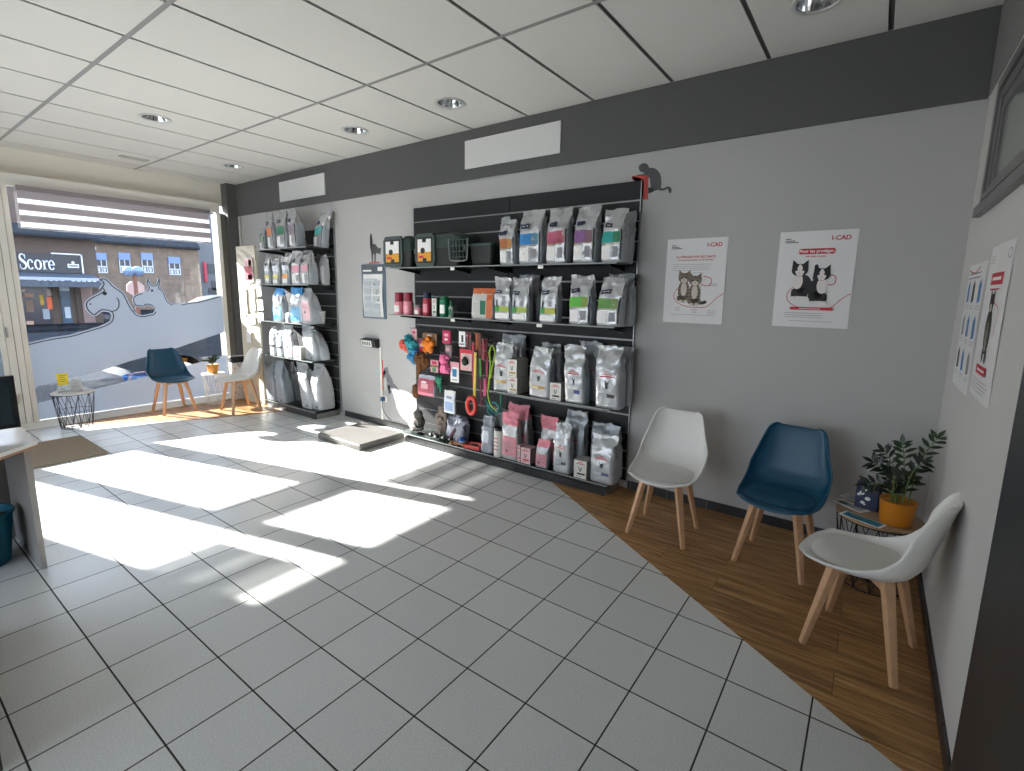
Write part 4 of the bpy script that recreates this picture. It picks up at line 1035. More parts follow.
def make_bag(label, group, X0, X1, z, ztop, yf, depth, scheme, cols=(), skew=0.0, rz=0.0, lean=0.0, crump=.009):
    SEED[0] += 1
    for zs_ in (S1, S2, S3) if X0 > -5 else (T1, T2, T3, T4):
        if z < zs_-.05: ztop = min(ztop, zs_-(.075 if yf > -.2 else .036)) if z > zs_-.75 else ztop
    if X0 < -5 and X1 > -5.745: X0 -= X1+5.745; X1 = -5.745
    if yf > -.21 and X0 > -5: depth = min(depth, -yf-.046)
    w = X1-X0; h = ztop-z
    t = thing('pet_food_bag', label, 'pet food bag', ((X0+X1)/2, yf+depth/2, z+.0008), rz, group)
    b = Bag(w, h, depth, skew, lean, SEED[0], crump)
    c = [bc(x) for x in cols]
    def part(nm, fn, lab=None):
        mb = MB(); fn(mb); o = mb.build(nm, t, smooth=50)
        if lab: o['label'] = lab
    if scheme == 'V':
        b.body(t, FOIL, FOILG)
        part('colour_band', lambda mb: (b.patch(mb, c[0], -.93, .15, .36, .57), b.patch(mb, c[1], .15, .72, .36, .57)))
        part('gold_line', lambda mb: b.patch(mb, bc('#8a6a35'), -.9, .6, .335, .352))
        part('white_panel', lambda mb: b.patch(mb, PAPER, -.9, -.05, .06, .31))
        part('barcode_panel', lambda mb: b.patch(mb, INKG, .12, .62, .10, .29))
        part('side_stripe', lambda mb: b.patch(mb, INK, .80, .90, .06, .60))
        part('logo', lambda mb: (b.patch(mb, NAVY, -.74, .04, .655, .74, .005), b.patch(mb, LGREY, -.62, -.1, .688, .706, .0058)))
    elif scheme == 'G':
        b.body(t, FOIL, FOILG)
        part('colour_band', lambda mb: (b.patch(mb, c[0], -.93, -.3, .20, .33), b.patch(mb, c[1], -.3, .8, .20, .33)))
        part('logo', lambda mb: (b.patch(mb, NAVY, -.8, .02, .625, .71, .005), b.patch(mb, LGREY, -.7, -.12, .66, .677, .0058)))
        part('emblem', lambda mb: (b.blob(mb, INK, [(-.65, .32), (-.48, .32), (-.46, .42), (-.5, .47), (-.62, .47), (-.66, .40)])))
        part('lettering', lambda mb: (b.blob(mb, INKG, [(.05, .36), (.4, .36), (.42, .44), (.22, .48), (.04, .44)]), b.patch(mb, INKG, -.05, .6, .535, .56)))
        part('white_panel', lambda mb: b.patch(mb, PAPER, -.9, .6, .05, .17))
        part('side_stripe', lambda mb: b.patch(mb, INK, .80, .90, .06, .42))
    elif scheme == 'R':
        b.body(t, FOIL, FOILG if len(cols) < 2 else FOILD)
        part('red_lettering', lambda mb: [b.patch(mb, RED, -.55, .55, .505, .522), b.patch(mb, RED, -.42, .45, .54, .551), b.patch(mb, RED, -.12, .1, .565, .58)])
        def em(mb):
            b.blob(mb, INK, [(-.10, .32), (-.04, .32), (.0, .37), (.05, .32), (.11, .325), (.08, .38), (.16, .435), (.11, .445), (.03, .415), (-.05, .415), (-.13, .45), (-.17, .44), (-.09, .385)])
        part('emblem', em)
        part('lower_label', lambda mb: (b.patch(mb, c[0], .02, .62, .175, .235), b.patch(mb, LGREY if cols[0] != '#b08a3c' else bc('#d9c38d'), -.62, .02, .175, .235)))
    elif scheme == 'P':
        b.body(t, FOIL, FOILD, top=FOILP, topv=.74)
        part('pink_panel', lambda mb: b.patch(mb, bc('#cf8a95'), -.86, .86, .08, .50))
        part('lettering', lambda mb: [b.patch(mb, RED, -.5, .5, .47-.0*k, .48) for k in range(1)]+[b.patch(mb, INKG, -.6, .5-.2*(k % 2), .36-.05*k, .372-.05*k, .0024) for k in range(4)])
        part('emblem', lambda mb: b.blob(mb, INK, [(-.45, .15), (-.2, .15), (-.15, .2), (-.3, .23), (-.45, .2)]))
    elif scheme == 'B':
        b.body(t, FOIL, FOILG, top=bc('#2f8fd0'), topv=.80)
        part('blue_label', lambda mb: (b.patch(mb, bc('#7fb6d8'), -.86, .86, .06, .46), b.patch(mb, bc('#2d7fb2'), -.86, .5, .06, .2, .0022)))
        part('emblem', lambda mb: b.blob(mb, INK, [(-.3, .38), (.2, .37), (.3, .42), (.05, .46), (-.3, .44)], .0026))
    elif scheme == 'W':
        b.body(t, PAPW if not cols else c[0], FOILG if cols else PAPW)
        def tx(mb):
            for k in range(9): b.patch(mb, INKG, -.6+.12*(k % 3), .15+.2*((k*7) % 4)/2, .12+.075*k, .128+.075*k)
            b.patch(mb, INK, .1, .45, .055, .085)
        part('lettering', tx)
    elif scheme == 'N':
        b.body(t, PAPW, FOILG)
        part('dark_band', lambda mb: b.patch(mb, INK, -.9, .9, .30, .37))
        part('lettering', lambda mb: [b.patch(mb, INKG, -.6, .5-.3*(k % 2), .08+.05*k, .088+.05*k) for k in range(4)])
    elif scheme == 'K':
        b.body(t, PAPW, FOILG)
        part('pink_panel', lambda mb: b.patch(mb, bc('#e7bfc6'), -.62, .82, .10, .66))
        part('lettering', lambda mb: [b.patch(mb, RED, -.35, .6-.2*(k % 2), .56-.055*k, .575-.055*k, .0024) for k in range(3)])
        part('emblem', lambda mb: b.blob(mb, INK, [(-.15, .3), (.1, .3), (.22, .36), (.05, .41), (-.12, .37)], .0024))
    elif scheme == 'D':
        b.body(t, FOILD, FOILG)
        part('seal_print', lambda mb: b.patch(mb, INKG, -.7, .7, .90, .905)); part('red_lettering', lambda mb: b.patch(mb, RED, -.5, .5, .52, .535))
    return t
def pbag(label, group, xl, xr, yb, xt, yt, z, yf, depth, scheme, cols=(), rz=0.0, lean=0.0, crump=.010, wide=.045):
    depth *= 1.15
    a, b_ = by(xl, yb, yf), by(xr, yb, yf); tp = by(xt, yt, yf+depth*.55+lean); ex = (b_.x-a.x)*wide; a.x -= ex; b_.x += ex
    return make_bag(label, group, a.x, b_.x, z, tp.z, yf, depth, scheme, cols, tp.x-(a.x+b_.x)/2, rz, lean, crump)

G1 = 'pet food bags on the top shelf of the main unit'
pbag('small silver bag with an orange brown band, leftmost on the top shelf', G1, 499.5, 513.5, 264, 508.5, 220, S1, -.305, .10, 'V', ('#a8673a', '#b98247'))
pbag('silver bag with a bright blue and grey blue band on top shelf', G1, 518.5, 539.5, 264, 534, 211, S1, -.305, .12, 'V', ('#2379b8', '#4f7f99'))
pbag('silver bag with a dusty pink band on the top shelf', G1, 545.5, 565, 263.5, 562, 208, S1, -.305, .12, 'V', ('#b4566f', '#a8505f'))
pbag('silver bag with a purple band on the top shelf', G1, 572.5, 593, 262.5, 590, 206, S1, -.305, .12, 'V', ('#7d4f86', '#86606f'))
pbag('silver bag with a teal and green band on top shelf', G1, 600.5, 620.5, 261.5, 617, 209, S1, -.305, .12, 'V', ('#1d9a94', '#1f7a55'))
pbag('grey silver bag behind the teal banded bag at right end of top shelf', G1, 607, 628, 252, 626, 212.5, S1, -.16, .11, 'D')
pbag('silver bag behind the orange brown banded bag', G1, 502.5, 511, 255, 506, 217, S1, -.15, .10, 'D')
G2 = 'pet food bags on the second shelf of the main unit'
pbag('slim bag with a lime band beside the orange topped pouch', G2, 494.5, 509.5, 319.5, 503.5, 277.5, S2, -.305, .09, 'G', ('#4f9a3c', '#a3b94a'))
pbag('slim bag with a lime band, second from the orange topped pouch', G2, 511.5, 527, 320, 523.5, 278, S2, -.305, .09, 'G', ('#3f8f45', '#a9bb52'))
pbag('taller grey silver bag standing behind the slim lime banded bags', G2, 519, 538, 313, 531, 270, S2, -.16, .11, 'D')
pbag('slim bag with a lime band standing alone in mid shelf', G2, 539, 555.5, 321, 553.5, 277, S2, -.305, .09, 'G', ('#3f8f45', '#b4b64c'))
pbag('silver bag with a vivid green band on the second shelf', G2, 568.5, 589, 324, 583.5, 275.5, S2, -.305, .11, 'V', ('#58b52e', '#7d9a35'))
pbag('silver bag with a mossy green band near the right end of second shelf', G2, 596, 618, 325.5, 616, 277.5, S2, -.305, .11, 'V', ('#5a8f3a', '#6f8f45'))
pbag('grey silver bag behind the mossy green banded bag', G2, 605, 629, 317, 622.5, 269.5, S2, -.17, .12, 'D')
G3 = 'pet food bags on the third shelf of the main unit'
pbag('silver bag with gold label behind two stacked boxes on third shelf', G3, 493, 509, 388.5, 506, 343, S3, -.285, .09, 'R', ('#b08a3c',))
pbag('tall silver bag at the back left end of third shelf', G3, 501, 521, 379, 515, 334.5, S3, -.15, .11, 'D')
pbag('silver bag with gold label in the middle of third shelf', G3, 528.5, 547.5, 396.5, 544, 347, S3, -.295, .10, 'R', ('#b08a3c',))
pbag('grey backed silver bag behind the middle gold labelled bag', G3, 540, 559, 388, 552, 343, S3, -.15, .11, 'D')
pbag('silver bag with dark blue label on third shelf', G3, 564, 583, 402, 575.5, 345, S3, -.295, .11, 'R', ('#3a4380',))
pbag('silver bag at the back between the blue and black labelled bags', G3, 580, 600, 394, 591.5, 341.5, S3, -.14, .10, 'D')
pbag('broad silver bag with black label at right end of third shelf', G3, 594.5, 618, 406, 611, 345.5, S3, -.295, .12, 'R', ('#3a2f2a',))
pbag('silver bag at the back right corner of third shelf', G3, 605, 627, 397, 622, 345.5, S3, -.15, .11, 'D')
G4 = 'pet food bags on the bottom shelf of the main unit'
pbag('tall pink topped bag at the front of the bottom shelf', G4, 501.5, 516.5, 461.5, 511, 412, S4, -.285, .085, 'P')
pbag('pink topped bag behind the tall pink one on the bottom shelf', G4, 508, 527, 446, 519.5, 404, S4, -.17, .11, 'P')
pbag('smallest pink bag on the bottom shelf, by the white and silver bag', G4, 535, 546, 470, 545, 440, S4, -.285, .06, 'P', crump=.004)
pbag('pink topped bag partly hidden behind the white and silver bag', G4, 541, 557, 457, 549.5, 416, S4, -.165, .09, 'P')
pbag('white and silver bag with grey label beside the smallest pink bag', G4, 552.5, 568, 474.5, 565, 423, S4, -.285, .085, 'R', ('#4a4f58',))
pbag('tall silver bag at the back of bottom shelf above the small white box', G4, 563, 582, 458, 578.5, 411, S4, -.16, .11, 'D')
pbag('broad silver bag with purple blue label at right end of bottom shelf', G4, 589.5, 612, 481.5, 606.5, 434, S4, -.285, .12, 'R', ('#54557c',))
pbag('silver bag behind the purple blue labelled bag on bottom shelf', G4, 590, 617, 467, 607.5, 423, S4, -.15, .11, 'D')
pbag('grey bag leaning behind the white tube on bottom shelf', G4, 494, 505, 441, 500, 412, S4, -.16, .08, 'D')

def l5(x, y): return (230+x/8.904, 200+y/8.906)
def l6(x, y): return (230+x/8.904, 270+y/8.906)
def l7(x, y): return (230+x/8.904, 335+y/8.906)
def lbag(fn, label, group, xl, xr, yb, xt, yt, z, yf, depth, scheme, cols=(), **k):
    a, b_, c_ = fn(xl, yb), fn(xr, yb), fn(xt, yt)
    return pbag(label, group, a[0], b_[0], a[1], c_[0], c_[1], z, yf, depth, scheme, cols, wide=k.pop('wide', -.04), **k)
H1 = 'pet food bags on the top shelf in the far corner'
lbag(l5, 'slim bag with an olive band at the left end of the far top shelf', H1, 258, 308, 400, 300, 250, T1, -.33, .09, 'V', ('#6f8a70', '#7d8f6a'))
lbag(l5, 'bag with an orange band on the far top shelf', H1, 330, 392, 400, 352, 112, T1, -.355, .09, 'V', ('#d8743a', '#c98a5a'))
lbag(l5, 'bag with a dark green band on the far top shelf', H1, 408, 498, 392, 470, 92, T1, -.355, .10, 'V', ('#2f7f62', '#2b6f55'))
lbag(l5, 'bag with a mauve grey band on the far top shelf', H1, 522, 590, 390, 560, 85, T1, -.355, .13, 'V', ('#8a7a8c', '#8f8590'))
lbag(l5, 'bag with a teal band alone at the right end of far top shelf', H1, 735, 818, 392, 862, 100, T1, -.17, .10, 'V', ('#3f9d9a', '#5aa5a0'))
H2 = 'pet food bags on the second shelf in the far corner'
lbag(l5, 'slim bag with a yellow patch at the left end of far second shelf', H2, 306, 356, 735, 338, 490, T2, -.35, .08, 'G', ('#b8b046', '#c9c06a'))
lbag(l5, 'slim bag with a yellow patch, second on far second shelf', H2, 372, 436, 728, 430, 490, T2, -.35, .08, 'G', ('#b5ad4a', '#c5bc62'))
lbag(l5, 'bag with an orange patch on far second shelf', H2, 455, 525, 735, 520, 470, T2, -.35, .08, 'G', ('#d08a2e', '#d99a45'))
lbag(l5, 'wide white bag with a pink band on far second shelf', H2, 542, 632, 738, 600, 440, T2, -.35, .08, 'V', ('#dc94a4', '#dc94a4'))
lbag(l5, 'white bag with a pink band turned towards the middle of far second shelf', H2, 650, 730, 738, 705, 432, T2, -.35, .12, 'V', ('#d59aa8', '#d59aa8'))
lbag(l5, 'plain bag at the right end of far second shelf', H2, 815, 905, 735, 885, 455, T2, -.17, .10, 'W')
H3 = 'pet food bags on the third shelf in the far corner'
lbag(l6, 'blue topped bag, left one on the far third shelf', H3, 378, 470, 440, 440, 165, T3, -.35, .09, 'B')
lbag(l6, 'blue topped bag, right one on the far third shelf', H3, 530, 638, 450, 595, 130, T3, -.35, .09, 'B')
lbag(l6, 'white bag with a pink label on far third shelf', H3, 648, 742, 460, 700, 165, T3, -.35, .15, 'K')
H4 = 'pet food bags on the fourth shelf in the far corner'
lbag(l7, 'white bag with a dark band at the left end of far fourth shelf', H4, 350, 405, 180, 395, -75, T4, -.35, .08, 'N')
lbag(l7, 'white bag with a dark band, second on the far fourth shelf', H4, 412, 468, 180, 445, -55, T4, -.35, .08, 'N')
lbag(l7, 'tall white and pink bag on far fourth shelf', H4, 474, 568, 183, 510, -125, T4, -.35, .09, 'K')
lbag(l7, 'crumpled silver bag, left of the pair at right of far fourth shelf', H4, 660, 765, 212, 690, -80, T4, -.30, .12, 'W', ('#b5b8bb',), crump=.010, wide=-.02)
lbag(l7, 'crumpled silver bag at right end of far fourth shelf', H4, 785, 890, 208, 775, -85, T4, -.24, .12, 'W', ('#aeb1b4',), crump=.010, wide=-.02)
H5 = 'large pet food sacks on the bottom shelf in the far corner'
lbag(l7, 'grey blue sack at left end of the far bottom shelf', H5, 320, 405, 580, 350, 240, T5, -.35, .13, 'W', ('#9aa4af',), crump=.009, wide=-.04)
lbag(l7, 'grey blue sack, second on the far bottom shelf', H5, 412, 488, 588, 430, 225, T5, -.355, .14, 'W', ('#a3adb6',), crump=.009, wide=-.04)
lbag(l7, 'dark banded grey sack behind on the far bottom shelf', H5, 478, 575, 560, 520, 235, T5, -.20, .13, 'N', crump=.012)
lbag(l7, 'large white sack, left of the pair at right of far bottom shelf', H5, 622, 728, 640, 640, 245, T5, -.32, .16, 'W', crump=.010, wide=-.07)
lbag(l7, 'large white sack at right end of far bottom shelf', H5, 738, 822, 655, 810, 255, T5, -.29, .20, 'W', crump=.010, wide=-.02)

# ------------------------------------------------------------------ boxes, jar, pouch
CARD = mat('white_carton', '#d9d6cf', .6, var=.02); CARDS = mat('carton_side', '#a9a69e', .65); CARDP = mat('pale_pink_carton', '#dcb9b9', .6)
def carton(label, group, xl, xr, yb, yt, z, yf, depth, front=CARD, side=CARDS, lab=INK, rz=0, ztop=None):
    a, b_ = by(xl, yb, yf), by(xr, yb, yf); tz = by((xl+xr)/2, yt, yf).z if ztop is None else ztop
    w, h = (b_.x-a.x)/2, tz-z
    t = thing('food_carton', label, 'carton', ((a.x+b_.x)/2, yf+depth/2, z+.0008), rz, group)
    o = MB(); o.use(side).box(-w, w, -depth/2+.0006, depth/2, 0, h); o.build('box', t, smooth=0)
    o = MB(); o.use(front).box(-w+.0005, w-.0005, -depth/2-.0004, -depth/2+.0005, .001, h-.001); o.build('front_face', t, smooth=0)
    o = MB(); Y = -depth/2-.0010
    o.use(RED).box(-w*.7, w*.7, Y, Y+.0005, h*.78, h*.82).box(-w*.4, w*.4, Y, Y+.0005, h*.86, h*.9)
    o.use(INK)
    for sg in (-1, 1): o.prism([(0, h*.38), (sg*w*.12, h*.38), (sg*w*.3, h*.64), (sg*w*.16, h*.62)], Y, Y+.0005, 'y')
    o.use(lab).box(-w*.5, w*.75, Y, Y+.0005, h*.2, h*.3); o.use(INKG).box(-w*.6, w*.2, Y, Y+.0005, h*.08, h*.12); o.build('print', t, smooth=0)
    return t
GC = 'small food cartons among the bags'
zb = by(512, 394.5, -.305).z
mid = by(512, 377.5, -.305).z
carton('lower of the two stacked pale boxes on third shelf', GC, 507.5, 517, 394, 377.5, S3, -.305, .17, lab=bc('#b08a3c'), ztop=mid)
carton('upper of the two stacked pale boxes on third shelf', GC, 507, 516.5, 377.5, 359.5, mid+.001, -.303, .17, lab=bc('#b08a3c'))
carton('small white box in front of the grey backed bag on third shelf', GC, 549.5, 560.5, 401, 383, S3, -.30, .07)
carton('pink printed box beside the tall pink topped bag', GC, 520.5, 530, 466, 448, S4, -.285, .10, CARDP, mat('pink_carton_side', '#b79495', .6), RED)
carton('slim pale pink box squeezed against the tall pink topped bag', GC, 517.2, 519.8, 463.5, 445, S4, -.285, .08, CARDP, mat('pink_carton_side', '#b79495', .6), RED)
carton('small white box in front of the tall silver bag on bottom shelf', GC, 573.5, 586, 481, 460.5, S4, -.29, .13)
carton('small white box between bags on far fourth shelf', GC, *[l7(570, 0)[0], l7(632, 0)[0]], l7(0, 208)[1], l7(0, 105)[1], T4, -.36, .07)
# dark jar with a pale lid, white tube, orange pouch
a = by(523.5, 448, -.16)
t = thing('food_jar', 'dark jar with a pale lid behind the pink boxes', 'jar', (a.x, -.215, S4+.0008))
o = MB(); o.use(mat('dark_jar', '#2d2826', .3)).lathe([(.001, 0), (.04, 0), (.043, .004), (.043, .10), (.036, .115)], 28); o.build('body', t)
o = MB(); o.use(mat('pale_lid', '#cfcbc0', .5)).lathe([(.041, .116), (.043, .118), (.043, .150), (.04, .153), (.001, .153)], 28); o.build('lid', t)
a, b_ = by(492.5, 452, -.285), by(501, 452, -.285); zt_ = by(497, 428.5, -.285).z-S4
t = thing('food_tube', 'white carton tube with a dark lid left of the tall pink topped bag', 'tube', ((a.x+b_.x)/2, -.25, S4+.0008))
r_ = (b_.x-a.x)/2
o = MB(); o.use(CARD).lathe([(.001, 0), (r_*.98, 0), (r_, .003), (r_, zt_-.022)], 28); o.build('body', t)
o = MB(); o.use(BLACK).lathe([(r_*1.02, zt_-.0215), (r_*1.02, zt_-.003), (r_*.95, zt_), (.001, zt_)], 28); o.build('lid', t)
o = MB(); o.use(RED)
for k in range(4): o.box(-r_*.5, r_*.4, -r_*.99-.002, -r_*.9, zt_*.25+k*zt_*.13, zt_*.25+k*zt_*.13+.006)
o.build('print', t, smooth=0)
a, b_ = by(470.5, 319, -.30), by(492.5, 319, -.30); tp = by(482, 288.5, -.27).z
t = thing('treat_pouch', 'clear treat pouch with orange top edge and side on second shelf', 'pouch', ((a.x+b_.x)/2, -.265, S2+.0008))
SEED[0] += 1; b = Bag(b_.x-a.x, tp-S2, .07, 0, 0, SEED[0], .004)
b.body(t, mat('milky_pouch', '#c9c8c2', .3), FOILG, top=bc('#c9693a'), topv=.84)
mb = MB(); b.patch(mb, bc('#d06a34'), .42, .92, .04, .8); mb.build('orange_side', t)
mb = MB(); b.patch(mb, bc('#1f6a4a'), -.12, .36, .15, .6); mb.build('green_label', t)
mb = MB(); [b.patch(mb, INKG, -.75, -.25, .5-.08*k, .51-.08*k) for k in range(4)]; mb.build('lettering', t)
# translucent tub on the far third shelf
a = by(*l6(878, 455), -.19)
t = thing('measuring_tub', 'small translucent cup alone at the right end of far third shelf', 'tub', (min(a.x, -5.80), -.19, T3+.0008))
o = MB(); o.use(mat('translucent_cup', '#b5b5b3', .3)).lathe([(.001, 0), (.042, 0), (.046, .004), (.058, .135)], 28); o.build('body', t)
o = MB(); o.use(mat('cup_lid', '#c9c9c7', .35)).lathe([(.060, .1355), (.060, .148), (.055, .152), (.001, .152)], 28); o.build('lid', t)
a = by(*l6(505, 430), -.36)
t = thing('treat_pouch', 'tiny white and pink sachet between the two blue topped bags', 'pouch', (a.x, -.345, T3+.0008))
SEED[0] += 1; b = Bag(.075, .12, .03, 0, 0, SEED[0], .003); b.body(t, PAPW, FOILG)
mb = MB(); b.patch(mb, bc('#dba3ae'), -.7, .7, .15, .5); mb.build('pink_label', t)

# ------------------------------------------------------------------ bottles and pots, second shelf left
GB_ = 'bottles and pots at the left of second shelf'
def pot(label, xc, wpx, yt, ylid, yb, body, lid, taper=1.0, neck=False, patchm=None, yy=-.272):
    a, b_ = by(xc-wpx/2, yb, yy), by(xc+wpx/2, yb, yy); r = (b_.x-a.x)/2*.86; zl = by(xc, ylid, yy).z-S2; zt2 = by(xc, yt, yy).z-S2
    t = thing('bottle', label, 'bottle', ((a.x+b_.x)/2, yy+.01, S2+.0008), 0, GB_)
    o = MB(); o.use(body)
    pr = [(.001, 0), (r*.94, 0), (r, .004), (r, zl*.82 if neck else zl-.004), ((r*.5 if neck else r*.92), zl)]
    o.lathe(pr, 24); o.build('body', t)
    o = MB(); o.use(lid); rl = r*(.55 if neck else .94)*taper; o.lathe([(rl*.9, zl+.0005), (rl*.9, zt2-.003), (rl*.83, zt2), (.001, zt2)], 24); o.build('cap', t)
    o = MB(); o.use(patchm or PAPER)
    def lb(u, v): an = -PI/2+(u-.5)*1.5; return Vector(((r+.001)*math.cos(an), (r+.001)*math.sin(an), zl*(.2+.5*v)))
    o.grid(lb, 8, 3); o.build('label_print', t)
PKB = mat('pink_pot', '#d98893', .4, var=.25, scale=60); DRED = mat('dark_red_cap', '#8f2338', .4); GRB = mat('green_bottle', '#14704a', .35)
pot('pink pot with dark red lid, leftmost on second shelf', 399, 8, 292.5, 301.5, 315, PKB, DRED)
pot('pink pot with dark red lid, second from left on second shelf', 408, 8, 292.5, 301.5, 315, PKB, DRED, patchm=bc('#e59ab0'))
pot('small pink tin between the pots and the red bottle', 417.8, 6.5, 305, 308, 315.5, PKB, mat('grey_lid', '#8f8388', .4))
pot('red bottle with navy cap on second shelf', 427, 7.5, 292.5, 298.5, 316.5, mat('red_bottle', '#a8283c', .35), NAVY, patchm=bc('#d98a94'))
pot('taller green bottle with pale lettering on second shelf', 444, 8, 296.5, 299.5, 317, GRB, GRB, taper=.98)
pot('small white and green bottle at right of the green bottle', 450.3, 4.2, 301, 306, 317, mat('pale_green_bottle', '#b8c9b4', .4), GRB, neck=True, patchm=GRB)
carton('slim white and green box between red and green bottles', GB_, 432, 436.5, 316.5, 298.5, S2, -.29, .06, CARD, mat('green_carton', '#2f6a4a', .5), GRB)

# ------------------------------------------------------------------ pet carriers and litter tray
DG = mat('dark_green_plastic', '#2c403c', .42, var=.05); BK2 = mat('soft_black_plastic', '#161719', .42, var=.05); GRID = mat('grey_grille', '#6a6d6c', .45)
def carrier(label, x0, x1, y0, y1, z, h, grille_side=True):
    t = thing('pet_carrier', label, 'pet carrier', ((x0+x1)/2, (y0+y1)/2, z+.0008), 0, 'pet carriers on the top shelf'); w, d = (x1-x0)/2, (y1-y0)/2
    def ring(zz, f, r=.05):
        pts = []; W, D = w*f, d*f
        for cx, cyy, a0 in ((W-r, D-r, 0), (-W+r, D-r, PI/2), (-W+r, -D+r, PI), (W-r, -D+r, 1.5*PI)):
            for k in range(6): a = a0+PI/2*k/5; pts.append(Vector((cx+r*math.cos(a), cyy+r*math.sin(a), zz)))
        return pts
    o = MB(); o.use(BK2).rings([ring(0, .86), ring(.012, .88), ring(h*.5, .985), ring(h*.52, 1.0), ring(h*.55, 1.0)]); o.build('base_shell', t, smooth=30)
    o = MB(); o.use(DG).rings([ring(h*.551, 1.0), ring(h*.60, .99), ring(h*.85, .95, .06), ring(h*.95, .86, .07), ring(h, .68, .06)]); o.build('top_shell', t, smooth=30)
    o = MB(); o.use(DG)
    for k in range(7):
        x = -w*.5+k*w*.165; o.tube([(x, -d*.95, h*.62), (x, -d*.92, h*.82), (x, -d*.75, h*.95)], .006, 6)
    o.build('vent_rib', t)
    o = MB(); o.use(BK2).tube(smooth_pts([(-.06, 0, h*.97), (-.05, 0, h+.018), (.05, 0, h+.018), (.06, 0, h*.97)], 6), .009, 8); o.build('handle', t)
    o = MB(); o.use(GRID)
    for yy in (-d*.55, d*.55): o.rbox(w-.01, w+.012, yy-.02, yy+.02, h*.45, h*.6, .005)
    o.build('latch', t)
    return t
YL = mat('amber_label', '#d99a2b', .5, var=.15, scale=50)
def carrier_label(t, px0, px1, py0, py1, Y):
    a, b_ = by(px0, py0, Y), by(px1, py1, Y); x0, x1, z0, z1 = a.x-t.location.x, b_.x-t.location.x, b_.z-t.location.z, a.z-t.location.z
    yy = Y-t.location.y
    o = MB(); o.use(mat('grey_green_front', '#3d4a47', .4)).prism([(x0-.045, z0+.01), (x0-.02, z0-.045), (x1+.02, z0-.045), (x1+.045, z0+.01), (x1+.04, z1+.01), (x1+.01, z1+.05), (x0-.01, z1+.05), (x0-.04, z1+.01)], yy+.004, yy+.03, 'y'); o.build('front_shell', t, smooth=0)
    o = MB(); o.use(BK2).rbox(x0-.016, x1+.016, yy+.001, yy+.0038, z0-.016, z1+.016, .0015); o.build('label_frame', t)
    h = z1-z0
    o = MB(); o.use(YL).box(x0, x1, yy-.001, yy+.0005, z0, z0+h*.42); o.use(PAPER).box(x0, x1, yy-.001, yy+.0005, z0+h*.42, z1)
    cxm = (x0+x1)/2
    o.use(BK2).prism(ell(cxm-.02, z0+h*.48, .03, .028, 14), yy-.0016, yy-.0011, 'y').box(cxm-.025, cxm+.025, yy-.002, yy-.0011, z1-.03, z1+.01).box(cxm-.02, cxm+.03, yy-.002, yy-.0011, z0-.01, z0+.028)
    o.use(RED).box(x0+.015, cxm-.01, yy-.0016, yy-.0011, z0+h*.15, z0+h*.25); o.build('card_label', t, smooth=0)
cz_ = by(393, 237.5, -.2).z
k1 = carrier('dark green and black pet carrier with amber label, leftmost on top shelf', -4.42, -4.04, -.33, -.03, S1, .285)
carrier_label(k1, 385.5, 399, 242, 262, -.345)
k2 = carrier('dark green and black pet carrier with amber label, beside the open tray', -3.99, -3.40, -.33, -.03, S1, .30)
carrier_label(k2, 417.5, 431, 239.5, 261, -.345)
# wire-look door of the second carrier
a, b_ = by(449, 239, -.335), by(468, 260, -.335)
o = MB(); x0, x1 = a.x-k2.location.x, b_.x-k2.location.x; z0, z1 = b_.z-k2.location.z, a.z-k2.location.z; yy = -.338-k2.location.y
lp = [(x0, yy, z1), (x0+.01, yy, z0+.03), (x0+.04, yy, z0), (x1-.03, yy, z0), (x1-.005, yy, z0+.04), (x1, yy, z1)]
o.use(GRID).tube(smooth_pts(lp, 4), .007, 8); dr = o.build('door_frame', k2)
o = MB(); o.use(DG)
for k in range(6): x = x0+.02+k*(x1-x0-.04)/5; o.box(x-.004, x+.004, yy, yy+.006, z0+.01, z1)
for k in range(4): z = z0+.03+k*(z1-z0-.04)/3; o.box(x0+.01, x1-.01, yy+.001, yy+.007, z-.004, z+.004)
o.build('grille', k2, smooth=0)
t = thing('litter_tray', 'black open tray with green rim beside the pet carriers', 'tray', (-3.19, -.175, S1+.0008))
def rr(W, D, z, r=.04): 
    pts = []
    for cx, cyy, a0 in ((W-r, D-r, 0), (-W+r, D-r, PI/2), (-W+r, -D+r, PI), (W-r, -D+r, 1.5*PI)):
        for k in range(5): a = a0+PI/2*k/4; pts.append(Vector((cx+r*math.cos(a), cyy+r*math.sin(a), z)))
    return pts
o = MB(); o.use(BK2).rings([rr(0.117, .11, 0), rr(0.121, .115, .01), rr(0.136, .135, .17), rr(0.131, .128, .17), rr(0.115, .108, .015)], caps=True); o.build('tub', t, smooth=30)
o = MB(); o.use(DG).rings([rr(0.142, .142, .165), rr(0.144, .145, .185), rr(0.134, .132, .19), rr(0.133, .130, .172)], caps=False); o.build('rim', t, smooth=30)

